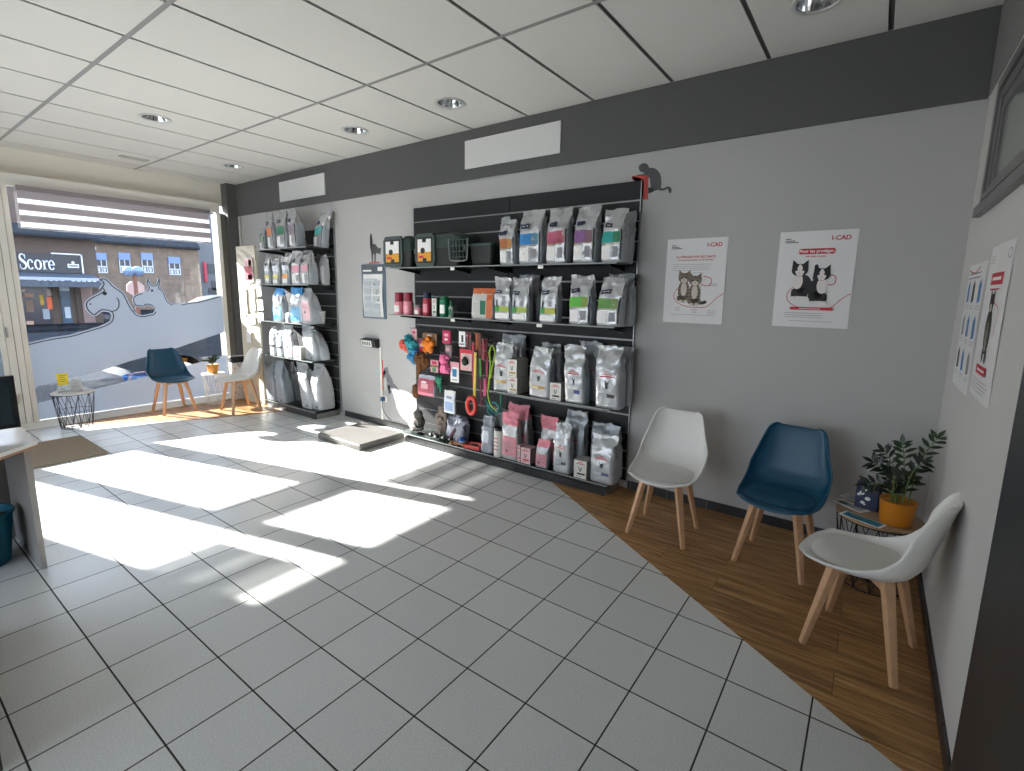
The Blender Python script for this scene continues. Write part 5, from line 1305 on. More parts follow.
# ------------------------------------------------------------------ hanging goods
def H(x, y, Y=-.13): return by(x, y, Y)
hooks = MB(); hooks.use(STEEL)
def hook(x, y, Y=-.13, L=.05):
    p = H(x, y, Y); hooks.tube([(p.x, -.0225, p.z+.006), (p.x, Y-L, p.z+.006), (p.x, Y-L-.012, p.z+.018)], .003, 6)
    return p
GH = 'toys and leads hanging on the left of the main unit'
def card(label, x0, x1, y0, y1, m1, Y=-.13, bands=(), name='hanging_pack', cat='hanging pack', thick=.006, hk=True):
    a, b_ = H(x0, y0, Y), H(x1, y1, Y); w, h = (b_.x-a.x)/2, a.z-b_.z
    t = thing(name, label, cat, ((a.x+b_.x)/2, Y, a.z), 0, GH)
    if hk: hook((x0+x1)/2, y0, Y)
    o = MB(); o.use(m1).rbox(-w, w, -thick/2, thick/2, -h, -.001, min(.004, thick*.45)); o.build('backing', t)
    o = MB()
    for (mt, u0, u1, v0, v1) in bands: o.use(mt).box(u0*w, u1*w, -thick/2-.0012, -thick/2-.0002, -h*v1, -h*v0)
    if bands: o.build('print', t, smooth=0)
    return t, w, h
LS = [1.0]
def lump(mb, c, r, s=(1, 1, 1), n=12, amp=.25, seed=0, fr=30):
    c = Vector(c)*LS[0]; r = r*LS[0]
    def f(u, v):
        a, b2 = 2*PI*u, PI*v; d = Vector((math.cos(a)*math.sin(b2)*s[0], math.sin(a)*math.sin(b2)*s[1], math.cos(b2)*s[2]))
        return c+d*r*(1+amp*noise.noise(d*3+Vector((seed, seed*2, 0))))
    mb.grid(lambda u, v: f(u, .02+.96*v), n, n-2, cu=True)
TEALR = mat('teal_rubber', '#1d8f99', .5, var=.15); BLUR = mat('blue_rubber', '#1a75a8', .5); REDR = mat('coral_rubber', '#d95b47', .5); ORR = mat('orange_plush', '#e07a1e', .8, bump=.3, bscale=120)
BRP = mat('brown_plush', '#6b4424', .95, var=.35, scale=70, bump=.8, bscale=150); PKR = mat('bright_pink_toy', '#df6a98', .6, var=.1); GRR = mat('green_toy', '#1f7a5c', .6); PKC = mat('pink_card', '#d8a3ac', .6); RDC = mat('raspberry_card', '#b82d55', .55, var=.1)
KRAFT = mat('kraft_card', '#8a6848', .7); 
card('small pale pink tag card above the teal rubber toy', 411.5, 417, 328.5, 341, PKC, -.15, [(RED, -.5, .5, .2, .4)])
LS[0] = 1.3
p = H(411, 345, -.17)
t = thing('rubber_toy', 'knobbly teal, blue and coral rubber toy at the left edge of the slatwall', 'toy', p, 0, GH)
o = MB(); o.use(TEALR)
for k, (dx, dz, r) in enumerate(((-.015, .02, .045), (.03, .0, .04), (.02, -.04, .035), (-.03, .055, .03))): lump(o, (dx, 0, dz), r, seed=k, amp=.5)
o.build('body', t); o = MB(); o.use(REDR); lump(o, (-.065, -.015, .0), .04, seed=9, amp=.5); lump(o, (-.045, .01, -.04), .03, seed=4, amp=.5); o.build('coral_knob', t)
o = MB(); o.use(BLUR); lump(o, (.02, -.01, -.09), .038, seed=5, amp=.5); lump(o, (.05, 0, -.05), .034, seed=6, amp=.5); lump(o, (.035, 0, -.13), .022, seed=8, amp=.5); o.build('blue_knob', t)
LS[0] = 1.0
card('purple pink card right of the teal rubber toy', 418, 424.5, 338.5, 352.5, mat('plum_card', '#8a4a68', .55), -.14, [(PKC, -.8, .8, .35, .6), (RED, -.8, .8, .7, .95)])
card('kraft card behind the orange plush star', 422.5, 437, 332.5, 346, KRAFT, -.12, [(PAPER, -.3, .3, .12, .3)])
LS[0] = 1.35
p = H(428, 345, -.15)
t = thing('plush_toy', 'orange plush star shape hanging high on the slatwall', 'toy', p, 0, GH)
o = MB(); o.use(ORR); lump(o, (0, 0, 0), .042, (1, .6, 1), amp=.3)
for a in range(5): an = PI/2+a*2*PI/5; lump(o, (.045*math.cos(an), 0, .045*math.sin(an)), .024, (1, .7, 1), amp=.3, seed=a)
o.build('body', t)
LS[0] = 1.4
p = H(421, 363, -.16); hook(421, 354, -.16)
t = thing('plush_toy', 'long brown furry plush animal hanging at the left of the slatwall', 'toy', p, 0, GH)
o = MB(); o.use(BRP); lump(o, (.012, 0, .01), .062, (.9, .55, 1.1), n=16, amp=.35, seed=3); lump(o, (-.028, -.01, .03), .04, (.8, .6, 1.2), amp=.4, seed=7); o.build('body', t)
o = MB(); o.use(BRP).tube(smooth_pts([(-.03, 0, -.03), (-.04, 0, -.1), (-.03, .0, -.17), (-.035, .0, -.24)], 5), .022, 10, taper=.014); lump(o, (-.055, -.005, -.215), .042, (.7, .6, 1.3), amp=.4, seed=2); o.build('tail', t)
o = MB(); o.use(BRP).tube(smooth_pts([(.035, -.03, .05), (.035, -.045, -.03), (.02, -.04, -.09)], 5), .013, 8); o.build('arm', t)
LS[0] = 1.0
def soft_pack(label, x0, x1, y0, y1, Y, m1, top, bands, name='treat_pack', cat='pack', depth=.05):
    a, b_ = H(x0, y0, Y), H(x1, y1, Y); SEED[0] += 1
    t = thing(name, label, cat, ((a.x+b_.x)/2, Y, b_.z), 0, GH); hook((x0+x1)/2, y0+.5, Y)
    b = Bag(b_.x-a.x, a.z-b_.z, depth, 0, 0, SEED[0], .004); b.body(t, m1, m1, top=top, topv=.82)
    mb = MB(); [b.patch(mb, *q) for q in bands]; mb.build('print', t); return t
soft_pack('big red and pink treat bag low on the left of the slatwall', 418.5, 435.5, 374, 397, -.17, mat('red_treat_bag', '#a8485a', .4, var=.2, scale=40), mat('clear_grey_top', '#a9a9b5', .35), [(PKC, -.5, .3, .35, .6), (PAPER, -.5, .1, .62, .7), (bc('#e07f90'), -.9, .9, .04, .16)])
card('pink card with a green picture at mid height', 430.5, 438.5, 359.5, 373, PKC, -.13, [(RDC, -.6, .6, .1, .35), (GREEN, -.5, .4, .6, .95), (KRAFT, -1, 1, .4, .58)])
LS[0] = 1.45
p = H(445, 363, -.15); hook(445, 353, -.15)
t = thing('tug_toy', 'bright pink many-legged rubber toy in the middle of the hanging goods', 'toy', p, 0, GH)
o = MB(); o.use(PKR); lump(o, (-.01, 0, .02), .04, (.9, .7, 1.1), amp=.3); lump(o, (.005, 0, -.035), .045, (1, .7, .9), amp=.4, seed=4); o.build('body', t)
o = MB(); o.use(PKR)
for k in range(6): dx = -.045+.018*k; o.tube(smooth_pts([(dx*.5, 0, .03), (dx, -.015, .06+.01*(k % 2)), (dx*1.3, 0, .045)], 4), .010, 7); o.tube(smooth_pts([(dx*.6, 0, -.05), (dx*1.1, -.01, -.085), (dx*1.2, .0, -.10)], 4), .009, 7)
o.build('tentacle', t)
LS[0] = 1.0
card('raspberry pink pack at the top middle of hanging goods', 443, 451, 330, 344, RDC, -.13, [(PKC, -.5, .5, .25, .45), (PAPER, -.4, .3, .6, .75)], thick=.02)
card('grey pink pack just below the raspberry pack', 445.5, 452, 344.5, 358, mat('greyish_pack', '#8d7a7d', .5), -.125, [(PKC, -.7, .4, .2, .5)], thick=.014)
LS[0] = 1.4
p = H(439, 383, -.15); hook(438, 374, -.15)
t = thing('rubber_toy', 'dark green rubber figure hanging below the pink toys', 'toy', p, 0, GH)
o = MB(); o.use(GRR); lump(o, (-.005, 0, .02), .032, (1, .6, 1), amp=.3)
for q in (((-.02, 0, .03), (-.05, 0, .05)), ((.015, 0, .03), (.04, 0, .06)), ((0, 0, 0), (-.01, 0, -.05)), ((.01, 0, 0), (.03, 0, -.06)), ((.02, 0, .0), (.035, -.01, -.09))): o.tube([q[0], q[1]], .013, 8)
o.build('body', t)
LS[0] = 1.0
card('white card with a blue toy right of the pink tug toy', 450.5, 459, 361.5, 383, PAPER, -.13, [(PKC, -1, 1, 0, .25), (BLUR, -.5, .5, .35, .72), (LGREY, -.6, .6, .82, .92)])
card('white card at the top, left of the leads', 459, 465.5, 331, 347, PAPER, -.13, [(INK, -.2, .4, .25, .7), (INKG, -.7, .7, .78, .9)])
card('slim dark red pack at the top beside the leads', 466.5, 468.8, 331.5, 348, mat('dark_red_pack', '#6d2f38', .5), -.13, [(PKC, -.5, .5, .2, .3)], thick=.012)
card('slim brown pack at the top beside the leads', 469.3, 471.8, 331.5, 349, mat('brown_pack', '#4d3a38', .5), -.13, [(RED, -.5, .5, .2, .35)], thick=.012)
t, w, h = card('red topped card with a dark green bristly toy beside the leads', 460, 472, 348.5, 371.5, mat('white_red_card', '#d3b5b2', .6), -.135, [(RED, -1, 1, 0, .2), (RED, -1, -.85, .2, 1), (PKC, -.6, .5, .85, .95)])
o = MB(); o.use(mat('dark_green_bristle', '#1f2c1c', .8, bump=.6, bscale=90)); lump(o, (.0, -.018, -h*.55), .035, (1, .5, 1.25), n=16, amp=.5, seed=5); o.build('bristly_toy', t)
def lead(label, pts, w, mt, Y=-.15, flatw=True, name='dog_lead', r=None, hk=True):
    P = [H(x, y, Y-(.008*(k % 2))) for k, (x, y) in enumerate(pts)]; p0 = P[0].copy()
    t = thing(name, label, 'dog lead', p0, 0, GH)
    if hk: hook(pts[0][0], pts[0][1]-.5, Y)
    L = [q-p0 for q in P]; o = MB(); o.use(mt); SP = smooth_pts(L, 5)
    if flatw:
        o.rings([[c_+Vector((-w/2, -.0025, 0)), c_+Vector((w/2, -.0025, 0)), c_+Vector((w/2, .0025, 0)), c_+Vector((-w/2, .0025, 0))] for c_ in SP])
    else: o.tube(SP, r, 8)
    o.build('strap', t, smooth=30)
    o = MB(); o.use(STEEL).lathe([(.009, -.004), (.012, 0), (.009, .004), (.006, 0), (.009, -.004)], 12, c=(0, 0, -.004), caps=False); o.build('clip', t)
    return t
YLS = mat('yellow_strap', '#cdb545', .6, var=.1); REDS = mat('red_strap', '#a83243', .6); BRS = mat('rust_strap', '#6b3a30', .7, var=.2); GNS = mat('olive_strap', '#4f7a2f', .6); NEON = mat('lime_rope', '#9fc03a', .6, var=.15, scale=60); TRP = mat('teal_rope', '#17757c', .6, var=.1); PKS = mat('pink_strap', '#c24a74', .6)
lead('red flat lead with red upper half behind the yellow lead', [(473, 342), (473.6, 365), (474, 388)], .028, REDS, -.15)
lead('long yellow flat lead hanging through the red ring', [(475.5, 352), (475, 375), (474.5, 392), (475, 412)], .030, YLS, -.17)
lead('bundle of rust brown leads at the top of the lead row', [(479, 333), (480, 350), (481.5, 364), (480, 374)], .045, BRS, -.14)
lead('red brown lead with a loop beside the rust bundle', [(483, 339), (483.6, 352), (483, 360)], .028, mat('crimson_strap', '#8f3640', .6), -.16)
lead('olive green lead hanging below the rust bundle', [(480, 358), (480.3, 368), (480.6, 377)], .026, GNS, -.16)
lead('pink harness strap right of the red ring', [(484.5, 378), (485, 387), (484.5, 396)], .032, PKS, -.15)
lead('thin dark red lead reaching nearly to the shelf goods', [(480, 378), (481, 392), (481.5, 406)], .016, mat('maroon_strap', '#7a2738', .6), -.15)
lead('lime green rope lead with a loop, beside the third shelf', [(492, 345), (489.5, 352), (490.5, 366), (489, 384), (488, 394), (491, 405), (497, 411)], .01, NEON, -.16, False, r=.008)
lead('second strand of lime rope making the hanging loop', [(492.5, 345), (495, 352), (493, 364), (490.5, 378)], .01, NEON, -.18, False, r=.008)
lead('teal rope lead bundled beside the white tube', [(486, 400), (490, 408), (496, 413), (499, 407), (493, 402), (488, 411), (496, 418)], .01, TRP, -.16, False, r=.010)
BLKS = mat('black_strap', '#1d1c20', .6); CRS = mat('crimson_strap', '#8f3640')
lead('black flat lead hanging behind the rust bundle', [(478, 334), (478.4, 356), (478, 384)], .03, BLKS, -.10)
lead('dark crimson lead left of the lime rope', [(486.5, 338), (486.2, 356), (487, 374)], .026, CRS, -.12)
lead('narrow pink lead at the right of the lead row', [(488, 352), (487, 372), (487.5, 392)], .016, PKS, -.12)
lead('short orange lead at the top between red and rust leads', [(476.5, 332), (476.8, 341), (476.4, 350)], .024, mat('orange_strap', '#c0622c', .6), -.13)
lead('black lead hanging at the right end beside the third shelf goods', [(494.5, 342), (495.5, 360), (496, 378)], .02, BLKS, -.10)
lead('straight green lead hanging below the third shelf', [(500.5, 391), (500.8, 402), (500.5, 412)], .014, GRR, -.14)
p = H(471.5, 405.5, -.19)
t = thing('ring_toy', 'red ring toy hanging in the middle above the bottom shelf', 'toy', p, 0, GH)
o = MB(); o.use(mat('red_ring', '#cf3a32', .45)); o.tube([(.052*math.cos(a*PI/16), 0, .078*math.sin(a*PI/16)) for a in range(32)], .021, 12, cyclic=True); o.build('ring', t)
soft_pack('white and blue grey treat bag hanging left of the red ring', 444.5, 455.5, 389.5, 414, -.15, mat('white_blue_bag', '#cfd6e3', .45), mat('white_bag_top', '#d8d8d6', .5), [(bc('#8fa3c9'), -.7, .7, .1, .5), (INKG, -.5, .5, .65, .75)], depth=.03)
hooks.build('peg_hook', SW)

# ------------------------------------------------------------------ bottom shelf, left half
GS = 'loose goods at the left of the bottom shelf'
zz4 = S4+.0008
def at4(x, y): return bz(x, y, S4)
MOT = mat('grey_mottled_plush', '#57534f', .9, var=.6, scale=45, bump=.6, bscale=120); PALEP = mat('pale_plush', '#a9a4a0', .9, bump=.5, bscale=120)
p = at4(418, 431)
t = thing('plush_toy', 'grey mottled plush cat sitting at the left end of the bottom shelf', 'toy', (p.x, max(p.y, -.21), zz4+.012), math.radians(-35), GS)
o = MB(); o.use(MOT); lump(o, (.0, .01, .085), .082, (.85, .8, 1.0), n=18, amp=.15); lump(o, (.01, .0, .17), .055, (1, .95, .9), n=14, amp=.12, seed=2); o.build('body', t)
o = MB(); o.use(MOT)
for sg in (-1, 1): o.rings([[Vector((.01+sg*.03+a*.018, b2*.012, .205)) for a, b2 in ((-1, -1), (1, -1), (1, 1), (-1, 1))], [Vector((.01+sg*.038+a*.003, b2*.003, .245)) for a, b2 in ((-1, -1), (1, -1), (1, 1), (-1, 1))]])
o.build('ear', t); o = MB(); o.use(PALEP); lump(o, (-.05, -.05, .035), .036, (1.2, 1, .9), amp=.3); lump(o, (.045, -.05, .035), .034, (1.1, 1, .9), amp=.3, seed=3); o.build('paw', t)
o = MB(); o.use(MOT).tube(smooth_pts([(.06, .04, .03), (.11, .0, .03), (.10, -.06, .03)], 5), .016, 8); o.build('tail', t)
p = at4(445, 440)
t = thing('rope_toy', 'black and white knotted rope lying on the bottom shelf', 'toy', (p.x, max(p.y, -.24), zz4+.006), math.radians(10), GS)
o = MB(); o.use(BLACK); xx = -.17
for k in range(9): lump(o, (xx+k*.042, .01*math.sin(k*2), .022), .021, amp=.3, seed=k, n=10)
o.build('knot', t); o = MB(); o.use(PAPER)
for k in range(8): lump(o, (xx+.021+k*.042, .012*math.cos(k*3), .018), .015, amp=.3, seed=k+20, n=8)
o.build('white_knot', t)
def crumple_bag(name, label, x0, x1, y0, y1, m1, Y, depth=.10, c=.02, group=GS, cat='plastic bag'):
    a, b_ = by(x0, y1, Y), by(x1, y1, Y); zt2 = by((x0+x1)/2, y0, Y+depth*.4).z; SEED[0] += 1
    t = thing(name, label, cat, ((a.x+b_.x)/2, Y+depth/2, zz4), 0, group)
    b = Bag(b_.x-a.x, zt2-zz4, depth, 0, 0, SEED[0], c); b.body(t, m1, m1); return t, b
CRK = mat('milky_film', '#8d8f9c', .25, var=.2, scale=14, bump=.5, bscale=25); CRK2 = mat('clear_crinkled_film', '#94979e', .2, var=.25, scale=16, bump=.6, bscale=22)
t, b = crumple_bag('plastic_bag', 'crinkled milky plastic bag in the middle of bottom shelf clutter', 445, 463, 416, 437, CRK, -.20, .12)
p = at4(458, 430)
t = thing('plush_toy', 'greyish brown plush toy behind the milky plastic bag', 'toy', (p.x+.03, -.115, zz4+.014), 0, GS)
o = MB(); o.use(mat('taupe_plush', '#7d7068', .95, var=.2, scale=60, bump=.6, bscale=130)); lump(o, (-.01, .0, .10), .072, (.9, .8, 1.35), n=16, amp=.3); lump(o, (.0, -.0, .245), .058, (1, .9, 1.1), n=14, amp=.3, seed=4)
o.build('body', t); o = MB(); o.use(mat('taupe_plush', '#7d7068')).tube([(-.05, -.02, .22), (-.075, -.03, .15)], .02, 8); o.use(mat('taupe_plush', '#7d7068')).tube([(.05, -.02, .22), (.07, -.03, .15)], .02, 8); o.build('arm', t)
p = at4(469, 437)
t = thing('plush_toy', 'purple brown plush toy under the red ring', 'toy', (p.x, -.17, zz4+.012), 0, GS)
o = MB(); o.use(mat('plum_plush', '#5d464c', .95, var=.2, scale=60, bump=.6, bscale=130)); lump(o, (0, .02, .085), .05, (.9, .8, 1.7), n=16, amp=.3); o.build('body', t)
o = MB(); o.use(mat('plum_plush', '#5d464c')).tube(smooth_pts([(.01, -.02, .12), (-.03, -.035, .06), (-.05, -.04, .02)], 4), .018, 8); o.build('limb', t)
p = at4(476, 440)
t = thing('ball_toy', 'bright blue ball on the bottom shelf beside a clear bag', 'toy', (p.x, -.225, zz4+.04), 0, GS)
o = MB(); o.use(mat('blue_ball', '#1d4f9a', .4)); lump(o, (0, 0, 0), .0395, amp=.02, n=18); o.build('ball', t); o = MB(); o.use(mat('pale_blue_band', '#8fa8d8', .4)).lathe([(.0393, -.006), (.0402, 0), (.0393, .006)], 24, caps=False); o.build('band', t)
t, b = crumple_bag('plastic_bag', 'clear crinkled plastic bag left of the white tube on bottom shelf', 480, 491.5, 416, 452, CRK2, -.27, .12, .018)
mb = MB(); b.patch(mb, bc('#cfd3dc'), -.6, .4, .3, .6); mb.build('white_label', t)
p = at4(457, 446)
t = thing('chew_bone', 'brown chew bone at the front of the bottom shelf', 'chew', (p.x, max(p.y, -.268), zz4), math.radians(12), GS)
CHW = mat('brown_chew', '#8a5f48', .6, var=.2, scale=40)
o = MB(); o.use(CHW).tube([(-.06, 0, .02), (.06, 0, .02)], .015, 10); o.build('shaft', t)
o = MB(); o.use(CHW)
for sx in (-1, 1):
    for sy in (-1, 1): lump(o, (sx*.068, sy*.014, .02), .019, amp=.15, n=10, seed=sx+sy)
o.build('knuckle', t)
p = at4(474, 448)
t = thing('red_tray', 'flat red cardboard tray at the front of the bottom shelf', 'tray', (p.x, max(p.y, -.215), zz4), math.radians(8), GS)
RB_ = mat('red_card', '#cf4a42', .55); 
o = MB(); o.use(RB_).box(-.085, .085, -.06, .06, 0, .004).box(-.085, .085, -.06, -.056, .004, .034).box(-.085, .085, .056, .06, .004, .034).box(-.085, -.081, -.056, .056, .004, .034).box(.081, .085, -.056, .056, .004, .034); o.build('tray', t, smooth=0)
o = MB(); o.use(BLACK).rbox(-.04, .03, -.03, .02, .0045, .03, .01); o.use(mat('salmon_insert', '#d98a7c', .6)).box(-.08, .08, -.055, -.031, .0045, .026).box(-.08, .08, .021, .055, .0045, .026); o.build('contents', t, smooth=0)

# ================================================================== OUTSIDE
GZ = -.15
ASPH = mat('asphalt', '#35373b', 1.0, var=.15, scale=3, spec=0.0); PAVE = mat('pavement', '#26282c', 1.0, var=.15, scale=4, spec=0.0)
STONE = mat('brown_stone', '#76675a', .9, var=.35, scale=2.2, bump=.4, bscale=6); SLATE = mat('blue_slate', '#1f252c', .9, var=.3, scale=5); SHOPW = mat('dark_shop_wall', '#52463f', .8, var=.2)
o = MB(); o.use(ASPH).box(-60, -11.9, -40, 60, GZ-.3, GZ-.12); struct(o.build('street', smooth=0))
o = MB(); o.use(PAVE).box(-11.9, -8.36, -40, 60, GZ-.3, GZ); struct(o.build('pavement', smooth=0))
o = MB(); o.use(PAVE).box(-60, -26.8, -40, 60, GZ-.12, GZ+.0); struct(o.build('pavement', smooth=0))
# --- the shop opposite
SX = -30.0
def o2(x, y, X=SX): p = bx(x, y, X); return (p.y, p.z)
s0, s1 = o2(-60, 262)[0], o2(97, 262)[0]
SH = thing('corner_shop', 'shop across the street with dark fascia, pale lettering and awning', 'building', (SX, 0, GZ))
L = lambda z: z-GZ
o = MB(); o.use(SHOPW).box(-6, 0, s0-6, s1, 0, L(5.6)); o.build('wall', SH, smooth=0)
o = MB(); o.use(SLATE).prism([(.5, L(3.62)), (.5, L(3.72)), (-3, L(6.6)), (-6.4, L(5.4)), (-6.4, L(5.2))], s0-6, s1+.1, 'y'); o.build('roof', SH, smooth=0)
FAS = mat('black_fascia', '#22252d', .4); PALE = mat('pale_lettering', '#cfd6e2', .5); AWN = mat('grey_awning', '#3f4854', .6); AWS = mat('pale_awning_edge', '#98a1b3', .5)
ftl, fbr = o2(10, 252), o2(82, 273.5)
fz0, fz1, fy1 = fbr[1]+.0, o2(40, 254)[1]+.03, fbr[0]
o = MB(); o.use(FAS).box(.001, .12, s0-2, fy1, L(fz0), L(fz1)); fs = o.build('fascia', SH, smooth=0)
o = MB(); o.use(PALE).box(.08, .125, fy1, fy1+.05, L(fz0), L(fz1)).box(.08, .125, fy1-1.0, fy1, L(fz1), L(fz1)+.05); o.build('fascia_trim', fs, smooth=0)
# serif lettering : S c o r e
o = MB(); o.use(PALE)
def glyph(polys, y0, z0, s_, sx=1.0):
    for pl in polys:
        o.prism([(y0+p[0]*s_*sx, L(z0)+p[1]*s_) for p in pl], .121, .15, 'x')
def ringp(cx, cz, rx, rz, ix, iz, a0, a1, n=22):
    return [[(cx+rx*math.cos(a0+(a1-a0)*k/n), cz+rz*math.sin(a0+(a1-a0)*k/n)), (cx+rx*math.cos(a0+(a1-a0)*(k+1)/n), cz+rz*math.sin(a0+(a1-a0)*(k+1)/n)), (cx+ix*math.cos(a0+(a1-a0)*(k+1)/n), cz+iz*math.sin(a0+(a1-a0)*(k+1)/n)), (cx+ix*math.cos(a0+(a1-a0)*k/n), cz+iz*math.sin(a0+(a1-a0)*k/n))] for k in range(n)]
Spts = [(.50, .80), (.42, .93), (.28, .99), (.13, .93), (.07, .78), (.14, .63), (.30, .52), (.46, .40), (.53, .24), (.45, .07), (.28, .0), (.12, .05), (.04, .2)]
Sw = [.05, .05, .06, .09, .13, .17, .19, .17, .13, .09, .06, .05, .05]
SP = smooth_pts(Spts, 3); SW_ = [Sw[min(i//3, 12)]*(1-(i % 3)/3)+Sw[min(i//3+1, 12)]*(i % 3)/3 for i in range(len(SP))]
Sg = [[(v.x, v.y) for v in q] for q in stroke([(p[0], p[1]) for p in SP], SW_)]+[[(.47, .70), (.53, .70), (.53, .97), (.48, .93)], [(.02, .05), (.08, .08), (.07, .33), (.02, .33)]]
cg = ringp(.3, .32, .29, .34, .15, .28, .75, 5.6)+[ell(.46, .50, .075, .075, 10)]
og = ringp(.33, .32, .32, .34, .16, .27, 0, 2*PI)
rg = [[(.08, .0), (.22, .0), (.22, .62), (.08, .60)], [(0, 0), (.30, 0), (.30, .05), (0, .05)], [(0, .57), (.10, .57), (.10, .62), (0, .62)], [(.22, .46), (.30, .60), (.40, .64), (.40, .52), (.30, .52), (.22, .36)], ell(.42, .57, .075, .075, 10)]
eg = ringp(.3, .32, .29, .34, .15, .28, .0, 5.7)+[[(.12, .30), (.58, .30), (.58, .36), (.12, .36)]]
b0, b1 = o2(19.5, 269), o2(55, 270)
hS = o2(24, 254.5)[1]-o2(24, 269.5)[1]
adv = [.60, .60, .70, .48, .62]; tot = sum(adv); wpx = b1[0]-b0[0]; sx = wpx/(tot*hS)
yy = b0[0]
for gph, ad in zip((Sg, cg, og, rg, eg), adv): glyph(gph, yy, b0[1]+.01, hS, sx); yy += ad*hS*sx
o.build('fascia_lettering', fs, smooth=0)
# small badge at the right end of the fascia
o = MB(); o.use(PALE); c0 = o2(72.5, 266); u = o2(78, 266)[0]-c0[0]
o.prism([(c0[0]-u, L(c0[1])-u*.42), (c0[0]+u, L(c0[1])-u*.42), (c0[0]+u, L(c0[1])+u*.42), (c0[0]-u, L(c0[1])+u*.42)], .121, .14, 'x').prism(ell(c0[0], L(c0[1])+u*.75, u*.28, u*.3, 12), .121, .14, 'x')
o.use(FAS).prism([(c0[0]-u*.8, L(c0[1])-u*.15), (c0[0]+u*.8, L(c0[1])-u*.15), (c0[0]+u*.8, L(c0[1])+u*.15), (c0[0]-u*.8, L(c0[1])+u*.15)], .1405, .145, 'x'); o.build('badge', fs, smooth=0)
# awning
a0, a1, a2 = o2(16, 272.5), o2(97, 276), o2(96, 281)
aw = MB(); aw.use(AWN).prism([(.13, L(fz0)-.02), (.13, L(fz0)-.07), (1.5, L(fz0)-.36), (1.5, L(fz0)-.62), (1.53, L(fz0)-.62), (1.53, L(fz0)-.33)], s0-2, a1[0]-.2, 'y')
AWO = aw.build('awning', SH, smooth=0)
aw = MB(); aw.use(AWS).box(1.50, 1.56, s0-2, a1[0]-.2, L(fz0)-.34, L(fz0)-.22); aw.build('awning_edge', AWO, smooth=0)
aw = MB(); aw.use(PALE)
for c_ in ((52, 280), (85, 281)):
    q = bx(c_[0], c_[1], SX+1.54)
    for k in range(5): aw.box(1.531, 1.54, q.y-.45+k*.18, q.y-.45+k*.18+.12, L(q.z)-.03-.0, L(q.z)+.06)
aw.build('awning_print', AWO, smooth=0)
# shop front below
SF = mat('dark_shop_glass', '#33303a', .2, var=.3, scale=1.5); SFB = mat('blue_shop_door', '#32495f', .4, var=.2, scale=2)
def spanel(nm, px0, px1, py0, py1, mt, d0=.001, d1=.05, par=SH):
    a, b_ = o2(px0, py0), o2(px1, py1); o = MB(); o.use(mt).box(d0, d1, a[0], b_[0], max(L(b_[1]), .02), L(a[1])); return o.build(nm, par, smooth=0)
wn = spanel('shop_window', 19, 54, 285, 333, SF)
spanel('shop_door', 58, 74, 283, 330, SFB); spanel('door_post', 74.5, 79, 283, 330, mat('brown_post', '#3a2a24', .6)); spanel('side_wall', 79.5, 96, 284, 326, mat('rosy_stone', '#7d6a66', .8, var=.2, scale=3))
for (a_, b_, c_, d_, col) in ((39, 44, 295, 305, '#b89a35'), (46, 52.5, 297, 309, '#d8643a'), (46, 51, 289, 296, '#9a8a86'), (42, 50, 309, 319, '#8a97a0'), (24, 33, 293, 297, '#9a7a68'), (25, 34, 300, 312, '#6f5a4c'), (26, 34, 321, 326, '#b0917e'), (21, 25, 289, 292, '#b9a69a')):
    spanel('window_poster', a_, b_, c_, d_, mat('poster_'+col[1:], col, .6), .051, .06, wn)
spanel('door_notice', 58.5, 69, 283, 291, mat('poster_pale', '#a9b3bd', .6), .051, .06); spanel('door_notice', 64, 71, 307, 318, mat('poster_pale', '#a9b3bd', .6), .051, .06)
spanel('name_plate', 77, 90, 283.5, 287.5, mat('olive_plate', '#7a6f3f', .6), .051, .09)
# --- stone house row
HX = -45.0
h0, h1 = bx(72, 260, HX).y, bx(199, 260, HX).y
SH2 = thing('stone_house', 'brown stone house row with pale blue shutters over its windows across the street', 'building', (HX, 0, GZ))
ez = bx(150, 246.5, HX).z
o = MB(); o.use(STONE).box(-7, 0, h0-2, h1, 0, L(ez)); o.build('wall', SH2, smooth=0)
o = MB(); o.use(SLATE).prism([(.4, L(ez)), (.4, L(ez)+.15), (-3.5, L(ez)+3.6), (-7.4, L(ez)+.1), (-7.4, L(ez))], h0-2.2, h1, 'y'); o.build('roof', SH2, smooth=0)
SHUT = mat('pale_blue_shutter', '#748bb0', .6); WFR = mat('house_window_dark', '#2e333c', .3); WHT = mat('house_window_white', '#b9bec6', .5)
for px in (101, 124.5, 147, 174):
    yc_ = bx(px, 262, HX).y; w = (bx(px+5.7, 262, HX).y-bx(px-5.7, 262, HX).y)/2
    zt1, zm, zb_ = bx(px, 253, HX).z, bx(px, 260, HX).z, bx(px, 273, HX).z
    if px > 160: zt1, zm, zb_ = bx(px, 257, HX).z, bx(px, 263.5, HX).z, bx(px, 275, HX).z
    o = MB(); o.use(WFR).box(.001, .03, yc_-w, yc_+w, L(zb_), L(zm)-.001); wd = o.build('window', SH2, smooth=0)
    o = MB(); o.use(SHUT).box(.001, .10, yc_-w*1.02, yc_+w*1.02, L(zm), L(zt1)); o.build('shutter', wd, smooth=0)
    o = MB(); o.use(WHT)
    for q in (-1, -.08, .84): o.box(.031, .05, yc_+q*w, yc_+(q+.16)*w, L(zb_), L(zm)-.002)
    for q in (0, .45): o.box(.031, .048, yc_-w*.84, yc_+w*.84, L(zb_)+(zm-zb_)*q, L(zb_)+(zm-zb_)*(q+.1))
    for q in (-.5, .45): o.box(.031, .045, yc_+(q-.2)*w, yc_+(q+.2)*w, L(zb_)+(zm-zb_)*.12, L(zb_)+(zm-zb_)*.42)
    o.build('casement', wd, smooth=0)
